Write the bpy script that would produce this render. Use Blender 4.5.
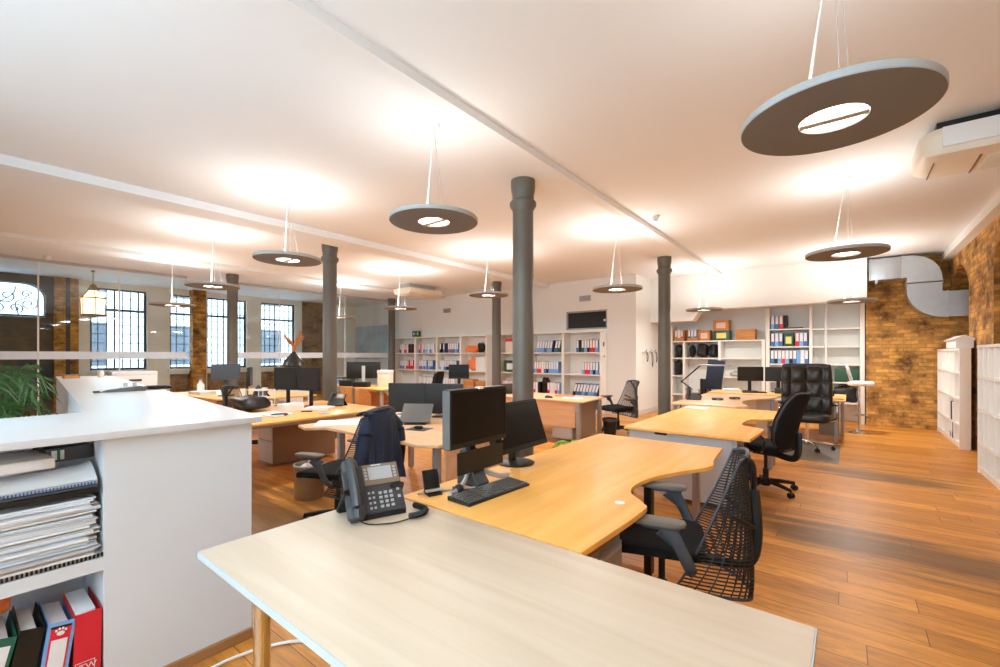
import bpy, bmesh, math, random
from mathutils import Vector, Matrix
random.seed(7)
for o in list(bpy.data.objects): bpy.data.objects.remove(o)
SC = bpy.context.scene
COL = SC.collection
PI = math.pi
# ------------------------------------------------------------------ camera, sky, exposure
cam_d = bpy.data.cameras.new('camera'); cam = bpy.data.objects.new('camera', cam_d); COL.objects.link(cam)
cam.location = (0, 0, 1.5); cam.rotation_euler = (PI/2, 0, math.radians(38.35))
cam_d.sensor_width = 36; cam_d.lens = 15.84; cam_d.shift_y = 0.0215; cam_d.clip_start = .05; cam_d.clip_end = 300
SC.camera = cam
SC.view_settings.view_transform = 'Standard'; SC.view_settings.look = 'None'
SC.view_settings.gamma = 1; SC.view_settings.use_curve_mapping = False
SC.view_settings.exposure = 1.22
w = bpy.data.worlds.new('sky'); SC.world = w; w.use_nodes = True
bg = w.node_tree.nodes['Background']; bg.inputs[0].default_value = (.70, .85, 1, 1); bg.inputs[1].default_value = 4.3
SC.cycles.max_bounces = 8; SC.cycles.diffuse_bounces = 5; SC.cycles.transparent_max_bounces = 12
SC.cycles.use_denoising = True; SC.cycles.sample_clamp_indirect = 6
UP_W, DOWN_W = 6, 13          # each pendant's lamp: watts thrown up at the ceiling and down at the desks
LAMP_COL = (1, .955, .90)

# ------------------------------------------------------------------ materials
def M(name, col, rough=.5, metal=0, var=.06, scale=6, bump=0, emit=0, spec=.5, stretch=None, coat=0):
    m = bpy.data.materials.new(name); m.use_nodes = True
    nt = m.node_tree; b = nt.nodes['Principled BSDF']
    b.inputs['Roughness'].default_value = rough; b.inputs['Metallic'].default_value = metal
    b.inputs['Specular IOR Level'].default_value = spec
    if coat: b.inputs['Coat Weight'].default_value = coat; b.inputs['Coat Roughness'].default_value = .12
    tc = nt.nodes.new('ShaderNodeTexCoord'); mp = nt.nodes.new('ShaderNodeMapping'); nz = nt.nodes.new('ShaderNodeTexNoise')
    nt.links.new(tc.outputs['Object'], mp.inputs[0]); nt.links.new(mp.outputs[0], nz.inputs['Vector'])
    if stretch: mp.inputs['Scale'].default_value = stretch
    nz.inputs['Scale'].default_value = scale; nz.inputs['Detail'].default_value = 4
    rp = nt.nodes.new('ShaderNodeMixRGB'); rp.inputs[1].default_value = [c*(1-var) for c in col[:3]]+[1]
    rp.inputs[2].default_value = [min(1, c*(1+var)) for c in col[:3]]+[1]
    nt.links.new(nz.outputs[0], rp.inputs[0]); nt.links.new(rp.outputs[0], b.inputs['Base Color'])
    if bump:
        bp = nt.nodes.new('ShaderNodeBump'); bp.inputs['Strength'].default_value = bump; bp.inputs['Distance'].default_value = .01
        nt.links.new(nz.outputs[0], bp.inputs['Height']); nt.links.new(bp.outputs[0], b.inputs['Normal'])
    if emit:
        b.inputs['Emission Color'].default_value = list(col[:3])+[1]; b.inputs['Emission Strength'].default_value = emit
    return m

def brick_mat(name, c1, c2, mortar, bw=.225, bh=.075):
    m = bpy.data.materials.new(name); m.use_nodes = True; nt = m.node_tree; b = nt.nodes['Principled BSDF']; b.inputs['Roughness'].default_value = .85
    uv = nt.nodes.new('ShaderNodeUVMap'); uv.uv_map = 'UVMap'
    br = nt.nodes.new('ShaderNodeTexBrick'); nt.links.new(uv.outputs[0], br.inputs['Vector'])
    br.inputs['Scale'].default_value = 1; br.inputs['Brick Width'].default_value = bw; br.inputs['Row Height'].default_value = bh
    br.inputs['Mortar Size'].default_value = .008; br.inputs['Mortar Smooth'].default_value = .4; br.inputs['Bias'].default_value = -.1
    br.inputs['Color1'].default_value = c1+(1,); br.inputs['Color2'].default_value = c2+(1,); br.inputs['Mortar'].default_value = mortar+(1,)
    n1 = nt.nodes.new('ShaderNodeTexNoise'); n1.inputs['Scale'].default_value = 2.6; n1.inputs['Detail'].default_value = 8; n1.inputs['Roughness'].default_value = .7
    nt.links.new(uv.outputs[0], n1.inputs['Vector'])
    rp = nt.nodes.new('ShaderNodeValToRGB'); e = rp.color_ramp.elements
    e[0].position = .36; e[0].color = (.28, .21, .15, 1); e[1].position = .64; e[1].color = (1.3, 1.12, .9, 1)
    x = e.new(.5); x.color = (.9, .8, .62, 1)
    nt.links.new(n1.outputs[0], rp.inputs[0])
    mx = nt.nodes.new('ShaderNodeMixRGB'); mx.blend_type = 'MULTIPLY'; mx.inputs[0].default_value = 1
    nt.links.new(br.outputs[0], mx.inputs[1]); nt.links.new(rp.outputs[0], mx.inputs[2])
    nt.links.new(mx.outputs[0], b.inputs['Base Color'])
    bp = nt.nodes.new('ShaderNodeBump'); bp.inputs['Strength'].default_value = .8; bp.inputs['Distance'].default_value = .012
    mh = nt.nodes.new('ShaderNodeMath'); mh.operation = 'MULTIPLY_ADD'; mh.inputs[1].default_value = -1.0
    nt.links.new(br.outputs[1], mh.inputs[0]); n2 = nt.nodes.new('ShaderNodeTexNoise'); n2.inputs['Scale'].default_value = 30
    nt.links.new(uv.outputs[0], n2.inputs['Vector']); nt.links.new(n2.outputs[0], mh.inputs[2])
    nt.links.new(mh.outputs[0], bp.inputs['Height']); nt.links.new(bp.outputs[0], b.inputs['Normal'])
    return m

def floor_mat():
    m = bpy.data.materials.new('oak floorboards'); m.use_nodes = True; nt = m.node_tree; b = nt.nodes['Principled BSDF']; b.inputs['Specular IOR Level'].default_value = .25
    N = nt.nodes.new; L = nt.links.new
    tc = N('ShaderNodeTexCoord'); pos = tc.outputs['Object']
    br = N('ShaderNodeTexBrick'); 
    sx = N('ShaderNodeSeparateXYZ'); L(pos, sx.inputs[0]); rw = N('ShaderNodeMath'); rw.operation = 'DIVIDE'; rw.inputs[1].default_value = .185; L(sx.outputs[1], rw.inputs[0])
    fl = N('ShaderNodeMath'); fl.operation = 'FLOOR'; L(rw.outputs[0], fl.inputs[0]); wh = N('ShaderNodeTexWhiteNoise'); wh.noise_dimensions = '1D'; L(fl.outputs[0], wh.inputs['W'])
    xo = N('ShaderNodeMath'); xo.operation = 'MULTIPLY_ADD'; xo.inputs[1].default_value = 1.9; L(wh.outputs[0], xo.inputs[0]); L(sx.outputs[0], xo.inputs[2])
    cb = N('ShaderNodeCombineXYZ'); L(xo.outputs[0], cb.inputs[0]); L(sx.outputs[1], cb.inputs[1]); L(cb.outputs[0], br.inputs['Vector']); br.offset = 0; br.inputs['Scale'].default_value = 1
    br.inputs['Brick Width'].default_value = 1.9; br.inputs['Row Height'].default_value = .185
    br.inputs['Mortar Size'].default_value = .002; br.inputs['Mortar Smooth'].default_value = .2; br.inputs['Bias'].default_value = 0
    br.inputs['Color1'].default_value = (.76, .345, .07, 1); br.inputs['Color2'].default_value = (.52, .215, .038, 1); br.inputs['Mortar'].default_value = (.10, .04, .012, 1)
    mp = N('ShaderNodeMapping'); mp.inputs['Scale'].default_value = (1.5, 9, 1); L(pos, mp.inputs[0])
    # each board takes its own stretch of grain
    ad = N('ShaderNodeVectorMath'); ad.operation = 'ADD'; L(mp.outputs[0], ad.inputs[0])
    sc = N('ShaderNodeVectorMath'); sc.operation = 'SCALE'; sc.inputs['Scale'].default_value = 37; L(br.outputs[0], sc.inputs[0]); L(sc.outputs[0], ad.inputs[1])
    gn = N('ShaderNodeTexNoise'); gn.inputs['Scale'].default_value = 2.2; gn.inputs['Detail'].default_value = 7; gn.inputs['Roughness'].default_value = .65; gn.inputs['Distortion'].default_value = .9; L(ad.outputs[0], gn.inputs['Vector'])
    gr = N('ShaderNodeValToRGB'); e = gr.color_ramp.elements; e[0].position = .32; e[0].color = (.66, .60, .54, 1); e[1].position = .62; e[1].color = (1.14, 1.10, 1.05, 1); L(gn.outputs[0], gr.inputs[0])
    m1 = N('ShaderNodeMixRGB'); m1.blend_type = 'MULTIPLY'; m1.inputs[0].default_value = .85; L(br.outputs[0], m1.inputs[1]); L(gr.outputs[0], m1.inputs[2])
    # worn, greyed traffic patches with shapes of their own: (x, y, half length, half width, turn)
    prev = None
    wn = N('ShaderNodeTexNoise'); wn.inputs['Scale'].default_value = 1.0; wn.inputs['Detail'].default_value = 5
    mw = N('ShaderNodeMapping'); mw.inputs['Scale'].default_value = (.8, 9, 1); L(pos, mw.inputs[0]); L(mw.outputs[0], wn.inputs['Vector'])
    for (x, y, a, c, t) in [(.25, 4.55, 1.5, .45, -.08), (.25, 7.2, .75, .38, 0), (-.35, 2.0, .8, .35, 0), (-4.4, 1.75, 1.7, .75, 0), (.4, 1.3, 1.0, .3, 0)]:
        mm = N('ShaderNodeMapping'); mm.vector_type = 'TEXTURE'; mm.inputs['Location'].default_value = (x, y, 0); mm.inputs['Rotation'].default_value = (0, 0, t); mm.inputs['Scale'].default_value = (a, c, 1); L(pos, mm.inputs[0])
        ln = N('ShaderNodeVectorMath'); ln.operation = 'LENGTH'; L(mm.outputs[0], ln.inputs[0])
        s1 = N('ShaderNodeMath'); s1.operation = 'MULTIPLY_ADD'; s1.inputs[1].default_value = 2.6; s1.inputs[2].default_value = -1.22; L(wn.outputs[0], s1.inputs[0])
        s2 = N('ShaderNodeMath'); s2.operation = 'ADD'; L(ln.outputs['Value'], s2.inputs[0]); L(s1.outputs[0], s2.inputs[1])
        mr = N('ShaderNodeMapRange'); mr.inputs[1].default_value = 1.2; mr.inputs[2].default_value = .6; mr.inputs[3].default_value = 0; mr.inputs[4].default_value = 1; L(s2.outputs[0], mr.inputs[0])
        if prev is None: prev = mr.outputs[0]
        else:
            mxx = N('ShaderNodeMath'); mxx.operation = 'MAXIMUM'; L(prev, mxx.inputs[0]); L(mr.outputs[0], mxx.inputs[1]); prev = mxx.outputs[0]
    ms = N('ShaderNodeMath'); ms.operation = 'MULTIPLY'; ms.inputs[1].default_value = .8; L(prev, ms.inputs[0])
    m2 = N('ShaderNodeMixRGB'); L(ms.outputs[0], m2.inputs[0]); L(m1.outputs[0], m2.inputs[1])
    gm = N('ShaderNodeMixRGB'); gm.blend_type = 'MULTIPLY'; gm.inputs[0].default_value = .8; gm.inputs[1].default_value = (.15, .088, .045, 1); L(gr.outputs[0], gm.inputs[2]); L(gm.outputs[0], m2.inputs[2])
    L(m2.outputs[0], b.inputs['Base Color'])
    rr = N('ShaderNodeMapRange'); rr.inputs[3].default_value = .3; rr.inputs[4].default_value = .5; L(gn.outputs[0], rr.inputs[0]); L(rr.outputs[0], b.inputs['Roughness'])
    bp = N('ShaderNodeBump'); bp.inputs['Strength'].default_value = .25; bp.inputs['Distance'].default_value = .004; L(gn.outputs[0], bp.inputs['Height']); L(bp.outputs[0], b.inputs['Normal'])
    return m

def wood(name, c1, c2, axis=0, rough=.38, sc=1.0):
    m = bpy.data.materials.new(name); m.use_nodes = True; nt = m.node_tree; b = nt.nodes['Principled BSDF']; b.inputs['Roughness'].default_value = rough; b.inputs['Specular IOR Level'].default_value = .32
    tc = nt.nodes.new('ShaderNodeTexCoord'); mp = nt.nodes.new('ShaderNodeMapping'); nt.links.new(tc.outputs['Object'], mp.inputs[0])
    s = [14*sc]*3; s[axis] = 1.0*sc; mp.inputs['Scale'].default_value = s
    nz = nt.nodes.new('ShaderNodeTexNoise'); nz.inputs['Scale'].default_value = 1.6; nz.inputs['Detail'].default_value = 6; nz.inputs['Distortion'].default_value = .7
    nt.links.new(mp.outputs[0], nz.inputs['Vector'])
    rp = nt.nodes.new('ShaderNodeValToRGB'); e = rp.color_ramp.elements; e[0].position = .35; e[0].color = c1+(1,); e[1].position = .65; e[1].color = c2+(1,)
    nt.links.new(nz.outputs[0], rp.inputs[0]); nt.links.new(rp.outputs[0], b.inputs['Base Color'])
    return m

def glass(name, tint=(.93, .97, .96), refl=.10):
    m = bpy.data.materials.new(name); m.use_nodes = True; nt = m.node_tree; nt.nodes.remove(nt.nodes['Principled BSDF'])
    o = nt.nodes['Material Output']; t = nt.nodes.new('ShaderNodeBsdfTransparent'); t.inputs[0].default_value = tint+(1,)
    g = nt.nodes.new('ShaderNodeBsdfGlossy'); g.inputs['Roughness'].default_value = .02; g.inputs[0].default_value = (.9, .95, 1, 1)
    fr = nt.nodes.new('ShaderNodeLayerWeight'); fr.inputs[0].default_value = .12
    nz = nt.nodes.new('ShaderNodeTexNoise'); nz.inputs['Scale'].default_value = .7
    k = nt.nodes.new('ShaderNodeMath'); k.operation = 'MULTIPLY_ADD'; k.inputs[1].default_value = .5; k.inputs[2].default_value = refl*.6
    nt.links.new(fr.outputs[0], k.inputs[0]); mx = nt.nodes.new('ShaderNodeMixShader')
    nt.links.new(k.outputs[0], mx.inputs[0]); nt.links.new(t.outputs[0], mx.inputs[1]); nt.links.new(g.outputs[0], mx.inputs[2]); nt.links.new(mx.outputs[0], o.inputs[0])
    return m

FLOOR = floor_mat()
PLASTER = M('white plaster', (.84, .84, .81), .9, var=.025, scale=1.5)
CEILM = M('ceiling paint', (.84, .87, .89), .92, var=.02, scale=1)
PALE = M('pale window reveal', (.88, .86, .80), .9, var=.06, scale=2)
BRICK = brick_mat('london stock brick', (.72, .40, .10), (.33, .165, .05), (.38, .28, .15))
BRICKD = brick_mat('weathered brick', (.36, .24, .13), (.25, .15, .085), (.30, .25, .18))
COLM = M('grey column paint', (.125, .115, .095), .45, var=.08, scale=5)
WHITE = M('white laminate', (.72, .755, .80), .4, var=.02)
SHELF = M('white shelf board', (.84, .81, .76), .5, var=.02)
WTOP = M('white counter top', (.70, .715, .73), .3, var=.015)
MAPLE = wood('pale maple laminate', (.66, .52, .38), (.73, .60, .46), 0, .4, .55)
BEECH = wood('beech desk veneer', (.90, .42, .09), (.96, .51, .14), 1, .45, .45)
BEECHX = wood('beech veneer across', (.84, .43, .13), (.92, .52, .18), 0, .33, .6)
PINK = wood('pinkish beech laminate', (.75, .45, .25), (.84, .54, .32), 0, .4, .6)
EDGEW = wood('desk edge band', (.62, .32, .10), (.74, .41, .14), 0, .4, 1)
GREY = M('silver grey paint', (.36, .36, .37), .42, .25, var=.03)
GREYL = M('light grey steel', (.50, .50, .51), .45, .1, var=.03)
BROWNP = M('taupe metal panel', (.27, .20, .14), .45, .3, var=.05)
CHROME = M('chrome', (.78, .78, .80), .13, 1, var=.02)
STEEL = M('galvanised steel', (.50, .52, .53), .42, .75, var=.10, scale=9)
BLACK = M('black plastic', (.013, .013, .013), .42, var=.15, spec=.35)
DARK = M('charcoal plastic', (.05, .05, .055), .5, var=.12)
FABRIC = M('black fabric', (.014, .014, .015), .95, var=.25, scale=80, bump=.3, spec=.2)
GREYD = M('dark grey plastic', (.13, .125, .12), .45, var=.06)
MESH = M('black mesh web', (.018, .018, .019), .5, var=.1)
ARMPAD = M('taupe arm pad', (.15, .125, .10), .55, var=.08)
LEATHER = M('black leather', (.016, .014, .012), .36, var=.2, scale=25, bump=.15)
SCREEN = M('black screen', (.008, .007, .006), .3, var=.05, spec=.2)
SCREENB = M('dark grey screen', (.022, .021, .020), .35, var=.1, spec=.3)
PAPER = M('white paper', (.82, .82, .84), .8, var=.04, scale=20)
CREAM = M('cream plastic', (.80, .74, .62), .45, var=.03)
EDGEB = M('pale blue grey edging', (.52, .56, .60), .5, var=.03)
WPLAS = M('white plastic', (.80, .80, .79), .4, var=.03)
DISCM = M('grey acoustic felt', (.20, .19, .185), .9, var=.05, scale=60)
DISCE = M('pale grey disc rim', (.42, .43, .43), .7, var=.03)
LAMP = M('lit lamp tube', (1, .93, .80), .5, var=.01, emit=4)
LANT = M('lit lantern glass', (1, .72, .36), .4, var=.05, emit=1.5)
HOOKM = M('dark brown hooks', (.06, .035, .015), .5, var=.15)
BRASS = M('old brass', (.30, .17, .06), .4, .8, var=.15)
NAVY = M('navy cloth', (.017, .026, .052), .95, var=.3, scale=30, bump=.25)
BLUE = M('blue card', (.06, .17, .42), .5, var=.08)
LBLUE = M('light blue card', (.20, .42, .78), .5, var=.06)
RED = M('red card', (.70, .02, .04), .45, var=.08)
GREEN = M('dark green card', (.010, .12, .08), .5, var=.12)
GREENB = M('bottle green plastic', (.02, .09, .045), .45, var=.15)
BURG = M('dark maroon card', (.09, .015, .02), .5, var=.1)
ORANGE = M('orange crumpled film', (.85, .22, .05), .45, var=.2, scale=15)
KRAFT = wood('orange pine box', (.50, .21, .06), (.66, .31, .10), 0, .55, 1.5)
PINKP = M('pink paper', (.85, .60, .50), .8, var=.05)
YELL = M('yellow paper', (.85, .75, .25), .8, var=.05)
LEAF = M('green leaves', (.045, .14, .03), .5, var=.4, scale=9)
LEAFL = M('bright green leaf', (.25, .55, .06), .5, var=.3, scale=9)
DOORM = M('dark door paint', (.045, .04, .038), .5, var=.15, scale=2)
IRON = M('window iron', (.05, .055, .07), .5, var=.1)
GLASS = glass('clear glass')
GLASSP = glass('partition glass', (.93, .965, .96), .06)
FROST = M('frosted glass band', (.92, .94, .95), .6, var=.02)
def _translucent(m):
    nt = m.node_tree; b = nt.nodes['Principled BSDF']; tr = nt.nodes.new('ShaderNodeBsdfTranslucent'); tr.inputs[0].default_value = (.95, .97, 1, 1)
    mx = nt.nodes.new('ShaderNodeMixShader'); mx.inputs[0].default_value = .5
    nt.links.new(b.outputs[0], mx.inputs[1]); nt.links.new(tr.outputs[0], mx.inputs[2]); nt.links.new(mx.outputs[0], nt.nodes['Material Output'].inputs[0])
_translucent(FROST)
FACADE = M('pale street facade', (.62, .70, .80), .9, var=.10, scale=.8)
POSTER = M('misty blue picture', (.45, .56, .72), .4, var=.6, scale=1.6)
BINM = M('brushed bin metal', (.36, .31, .25), .35, .75, var=.06, stretch=(1, 1, 12))
BLUEGREY = M('blue grey plastic', (.055, .066, .085), .5, var=.1)
PORC = M('black ceramic', (.012, .012, .013), .35, var=.1)
CORAL = wood('orange driftwood', (.42, .17, .05), (.6, .28, .1), 2, .7, 2)
MATT = M('chair mat', (.16, .13, .10), .5, var=.1)
WOODEDGE = wood('skirting oak', (.34, .16, .06), (.45, .23, .09), 1, .5, 1)

# ------------------------------------------------------------------ mesh helpers
class MB:
    def __init__(s): s.bm = bmesh.new(); s.M = Matrix.Identity(4); s.mi = 0
    def v(s, co): return s.bm.verts.new(s.M @ Vector(co))
    def f(s, vs):
        try: fc = s.bm.faces.new(vs); fc.material_index = s.mi; return fc
        except ValueError: return None
    def box(s, x0, x1, y0, y1, z0, z1):
        p = [s.v(c) for c in [(x0,y0,z0),(x1,y0,z0),(x1,y1,z0),(x0,y1,z0),(x0,y0,z1),(x1,y0,z1),(x1,y1,z1),(x0,y1,z1)]]
        for q in ((3,2,1,0),(4,5,6,7),(0,1,5,4),(1,2,6,5),(2,3,7,6),(3,0,4,7)): s.f([p[i] for i in q])
        return s
    def prism(s, poly, a0, a1, ax='z'):
        m = {'z': lambda u, v, a: (u, v, a), 'y': lambda u, v, a: (u, a, v), 'x': lambda u, v, a: (a, u, v)}[ax]
        A = [s.v(m(u, v, a0)) for u, v in poly]; B = [s.v(m(u, v, a1)) for u, v in poly]; n = len(poly)
        s.f(A[::-1]); s.f(B)
        for i in range(n): s.f([A[i], A[(i+1)%n], B[(i+1)%n], B[i]])
        return s
    def ring(s, c, t, n1, r, seg):
        t = Vector(t).normalized(); a = Vector(n1) - t*Vector(n1).dot(t)
        if a.length < 1e-5: a = t.orthogonal()
        a.normalize(); b = t.cross(a); rx, ry = r if isinstance(r, tuple) else (r, r)
        return [s.v(Vector(c) + a*rx*math.cos(2*PI*i/seg) + b*ry*math.sin(2*PI*i/seg)) for i in range(seg)]
    def tube(s, pts, r, seg=8, closed=False, up=(0,0,1), cap=True):
        pts = [Vector(p) for p in pts]; n = len(pts); R = []
        rs = r if isinstance(r, list) else [r]*n
        for i in range(n):
            if closed: t = pts[(i+1)%n]-pts[i-1]
            else: t = pts[min(i+1, n-1)]-pts[max(i-1, 0)]
            if t.length < 1e-9: t = Vector((0,0,1))
            u = Vector(up)
            if abs(t.normalized().dot(u)) > .95: u = Vector((1, 0, 0)) if abs(t.normalized().x) < .9 else Vector((0,1,0))
            R.append(s.ring(pts[i], t, u, rs[i], seg))
        for i in range(n if closed else n-1):
            a, b = R[i], R[(i+1)%n]
            for j in range(seg): s.f([a[j], a[(j+1)%seg], b[(j+1)%seg], b[j]])
        if cap and not closed: s.f(R[0][::-1]); s.f(R[-1])
        return s
    def cyl(s, p0, p1, r0, r1=None, seg=20): return s.tube([p0, p1], [r0, r0 if r1 is None else r1], seg)
    def lathe(s, prof, c=(0,0,0), seg=32, cap=True):
        R = [[s.v((c[0]+r*math.cos(2*PI*i/seg), c[1]+r*math.sin(2*PI*i/seg), c[2]+z)) for i in range(seg)] for r, z in prof]
        for a, b in zip(R, R[1:]):
            for j in range(seg): s.f([a[j], a[(j+1)%seg], b[(j+1)%seg], b[j]])
        if cap: s.f(R[0][::-1]); s.f(R[-1])
        return s
    def grid(s, fn, nu, nv, closeu=False):
        V = [[s.v(fn(i/nu, j/nv)) for i in range(nu if closeu else nu+1)] for j in range(nv+1)]
        for j in range(nv):
            for i in range(nu):
                k = (i+1) % nu if closeu else i+1
                s.f([V[j][i], V[j][k], V[j+1][k], V[j+1][i]])
        return V
    def sheet(s, fn, nu, nv, th):           # a surface with thickness along its own normals
        P = [[Vector(fn(i/nu, j/nv)) for i in range(nu+1)] for j in range(nv+1)]
        A = []; B = []
        for j in range(nv+1):
            ra, rb = [], []
            for i in range(nu+1):
                du = P[j][min(i+1,nu)]-P[j][max(i-1,0)]; dv = P[min(j+1,nv)][i]-P[max(j-1,0)][i]
                n = du.cross(dv); n = n.normalized() if n.length > 1e-9 else Vector((0,0,1))
                ra.append(s.v(P[j][i]+n*th/2)); rb.append(s.v(P[j][i]-n*th/2))
            A.append(ra); B.append(rb)
        for j in range(nv):
            for i in range(nu):
                s.f([A[j][i], A[j][i+1], A[j+1][i+1], A[j+1][i]]); s.f([B[j][i], B[j+1][i], B[j+1][i+1], B[j][i+1]])
        for i in range(nu):
            s.f([A[0][i], B[0][i], B[0][i+1], A[0][i+1]]); s.f([A[nv][i], A[nv][i+1], B[nv][i+1], B[nv][i]])
        for j in range(nv):
            s.f([A[j][0], A[j+1][0], B[j+1][0], B[j][0]]); s.f([A[j][nu], B[j][nu], B[j+1][nu], A[j+1][nu]])
        return s
    def sq(s, c, size, e1=.35, e2=.35, nu=28, nv=14, fn=None):   # superquadric cushion
        def pw(x, e): return math.copysign(abs(x)**e, x)
        def p(u, v):
            a = 2*PI*u; b = PI*(v-.5)*.998
            q = Vector((pw(math.cos(b), e1)*pw(math.cos(a), e2)*size[0]/2, pw(math.cos(b), e1)*pw(math.sin(a), e2)*size[1]/2, pw(math.sin(b), e1)*size[2]/2))
            if fn: q = Vector(fn(q))
            return q + Vector(c)
        V = s.grid(p, nu, nv, True); s.f(V[0][::-1]); s.f(V[-1]); return s
    def mesh(s, name, mats, smooth=False, bevel=0, uv=True):
        bmesh.ops.recalc_face_normals(s.bm, faces=s.bm.faces[:])
        if bevel:
            ed = [e for e in s.bm.edges if len(e.link_faces) == 2 and e.calc_face_angle(0) > .6]
            try: bmesh.ops.bevel(s.bm, geom=ed, offset=bevel, segments=2, affect='EDGES', profile=.6, clamp_overlap=True)
            except Exception: pass
        if uv:
            l = s.bm.loops.layers.uv.new('UVMap')
            for fc in s.bm.faces:
                n = fc.normal
                for lp in fc.loops:
                    c = lp.vert.co
                    lp[l].uv = (c.y, c.z) if abs(n.x) >= max(abs(n.y), abs(n.z)) else ((c.x, c.z) if abs(n.y) >= abs(n.z) else (c.x, c.y))
        me = bpy.data.meshes.new(name); s.bm.to_mesh(me); s.bm.free()
        for m in (mats if isinstance(mats, (list, tuple)) else [mats]): me.materials.append(m)
        if smooth or bevel:
            me.polygons.foreach_set('use_smooth', [True]*len(me.polygons)); me.set_sharp_from_angle(angle=math.radians(38))
        return me

def obj(name, mb, mats, parent=None, smooth=False, bevel=0, label=None, loc=None, rot=None):
    me = mb.mesh(name, mats, smooth, bevel) if isinstance(mb, MB) else mb
    o = bpy.data.objects.new(name, me); COL.objects.link(o)
    if parent: o.parent = parent
    if loc: o.location = loc
    if rot: o.rotation_euler = rot
    if label: o['label'] = label
    return o
def tag(o, label, cat, group=None, kind=None):
    o['label'] = label; o['category'] = cat
    if group: o['group'] = group
    if kind: o['kind'] = kind
    return o
def thing(name, label, cat, loc=(0,0,0), rz=0, group=None):
    o = bpy.data.objects.new(name, None); COL.objects.link(o); o.empty_display_size = .1
    o.location = loc; o.rotation_euler = (0, 0, rz)
    return tag(o, label, cat, group)
def struct(name, mb, mats, parent=None, smooth=False, bevel=0):
    o = obj(name, mb, mats, parent, smooth, bevel)
    if not parent: o['kind'] = 'structure'
    return o
def copy_tree(o, parent=None):
    c = o.copy(); COL.objects.link(c)
    if parent: c.parent = parent
    for ch in list(o.children): copy_tree(ch, c)
    return c
def dup(root, label, loc, rz=0, group=None):
    c = copy_tree(root); c.location = loc; c.rotation_euler = (0, 0, rz); c['label'] = label
    if group: c['group'] = group
    return c
def B(*a): return MB().box(*a)
def T(pts, r, seg=8, **k): return MB().tube(pts, r, seg, **k)
def arc(cx, cy, r, a0, a1, n): return [(cx+r*math.cos(math.radians(a0+(a1-a0)*i/n)), cy+r*math.sin(math.radians(a0+(a1-a0)*i/n))) for i in range(n+1)]
def smooth_poly(pts, n=6):                       # Catmull-Rom through points
    out = []; P = [Vector(p) for p in pts]
    for i in range(len(P)-1):
        a, b, c, d = P[max(i-1,0)], P[i], P[i+1], P[min(i+2, len(P)-1)]
        for k in range(n):
            t = k/n; out.append(.5*((2*b)+(c-a)*t+(2*a-5*b+4*c-d)*t*t+(3*b-a-3*c+d)*t**3))
    out.append(P[-1]); return out
ORD = ['first','second','third','fourth','fifth','sixth','seventh','eighth','ninth','tenth','eleventh','twelfth','thirteenth','fourteenth']
def text(body, size, loc, rot, mat, parent, name='lettering', align='CENTER'):
    cu = bpy.data.curves.new(name, 'FONT'); cu.body = body; cu.size = size; cu.extrude = .0004; cu.align_x = align; cu.align_y = 'CENTER'
    tmp = bpy.data.objects.new(name, cu); me = bpy.data.meshes.new_from_object(tmp); bpy.data.objects.remove(tmp)
    me.materials.clear(); me.materials.append(mat); o = bpy.data.objects.new(name, me); COL.objects.link(o); o.parent = parent; o.location = loc; o.rotation_euler = rot
    return o
#@@STRUCTURE
# ------------------------------------------------------------------ pendant lamps (each lamp's own light stays with it)
def pendant(label, x, y, z, k=1.0, group='round pendant lamps'):
    r = thing('pendant_lamp', label, 'pendant lamp', (x, y, z), 0, group)
    H = 3.5 - z; R = .38
    d = MB()
    d.lathe([(.135,.0), (R-.004,.0), (R,.004), (R,.031), (R-.004,.036), (.135,.036)], seg=72, cap=False)
    P = d.bm.verts[:]; n = 72
    for i in range(n): d.f([P[i], P[5*n+i], P[5*n+(i+1)%n], P[(i+1)%n]])
    for fc in d.bm.faces:
        if max((v.co.x**2+v.co.y**2)**.5 for v in fc.verts) > R-.003 and min((v.co.x**2+v.co.y**2)**.5 for v in fc.verts) > R-.006: fc.material_index = 1
    obj('disc', d, [DISCM, DISCE], r, smooth=True)
    lm = MB().lathe([(.001,.012), (.133,.012), (.133,.018), (.001,.018)], seg=40)
    l = obj('lamp', lm, LAMP, r)
    obj('reflector_bar', B(-.130,.130,-.022,.022,-.004,.010), GREYL, l)
    obj('lamp_tray', MB().lathe([(.001,.03), (.13,.03), (.15,.06), (.001,.06)], seg=32), WPLAS, r)
    ca = math.radians(38.35)
    ends = [(-.08*math.cos(ca)-.05, -.08*math.sin(ca)+.06), (.05*math.cos(ca)+.03, .05*math.sin(ca)-.03)]
    obj('power_cord', T([(ends[0][0], ends[0][1], .034), (ends[0][0]*.55, ends[0][1]*.55, H*.5), (0,0,H-.02)], [.008,.005,.003], 6), WPLAS, r)
    obj('suspension_wire', T([(ends[1][0], ends[1][1], .034), (.01,0,H-.02)], .0016, 5), STEEL, r)
    obj('suspension_wire', T([(.03, .12, .034), (0,-.01,H-.02)], .0016, 5), STEEL, r)
    obj('ceiling_cup', MB().lathe([(.02,H-.045), (.05,H-.03), (.055,H), (.001,H)], seg=24), WPLAS, r, smooth=True)
    for nm, zz, ry, pw, sz in (('lamp_uplight', .075, PI, UP_W, .5), ('lamp_downlight', -.01, 0, DOWN_W, .24)):
        ld = bpy.data.lights.new(nm, 'AREA'); ld.shape = 'DISK'; ld.size = sz; ld.energy = pw*k; ld.color = LAMP_COL
        lo = bpy.data.objects.new(nm, ld); COL.objects.link(lo); lo.parent = r; lo.location = (0,0,zz); lo.rotation_euler = (ry,0,0)
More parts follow.
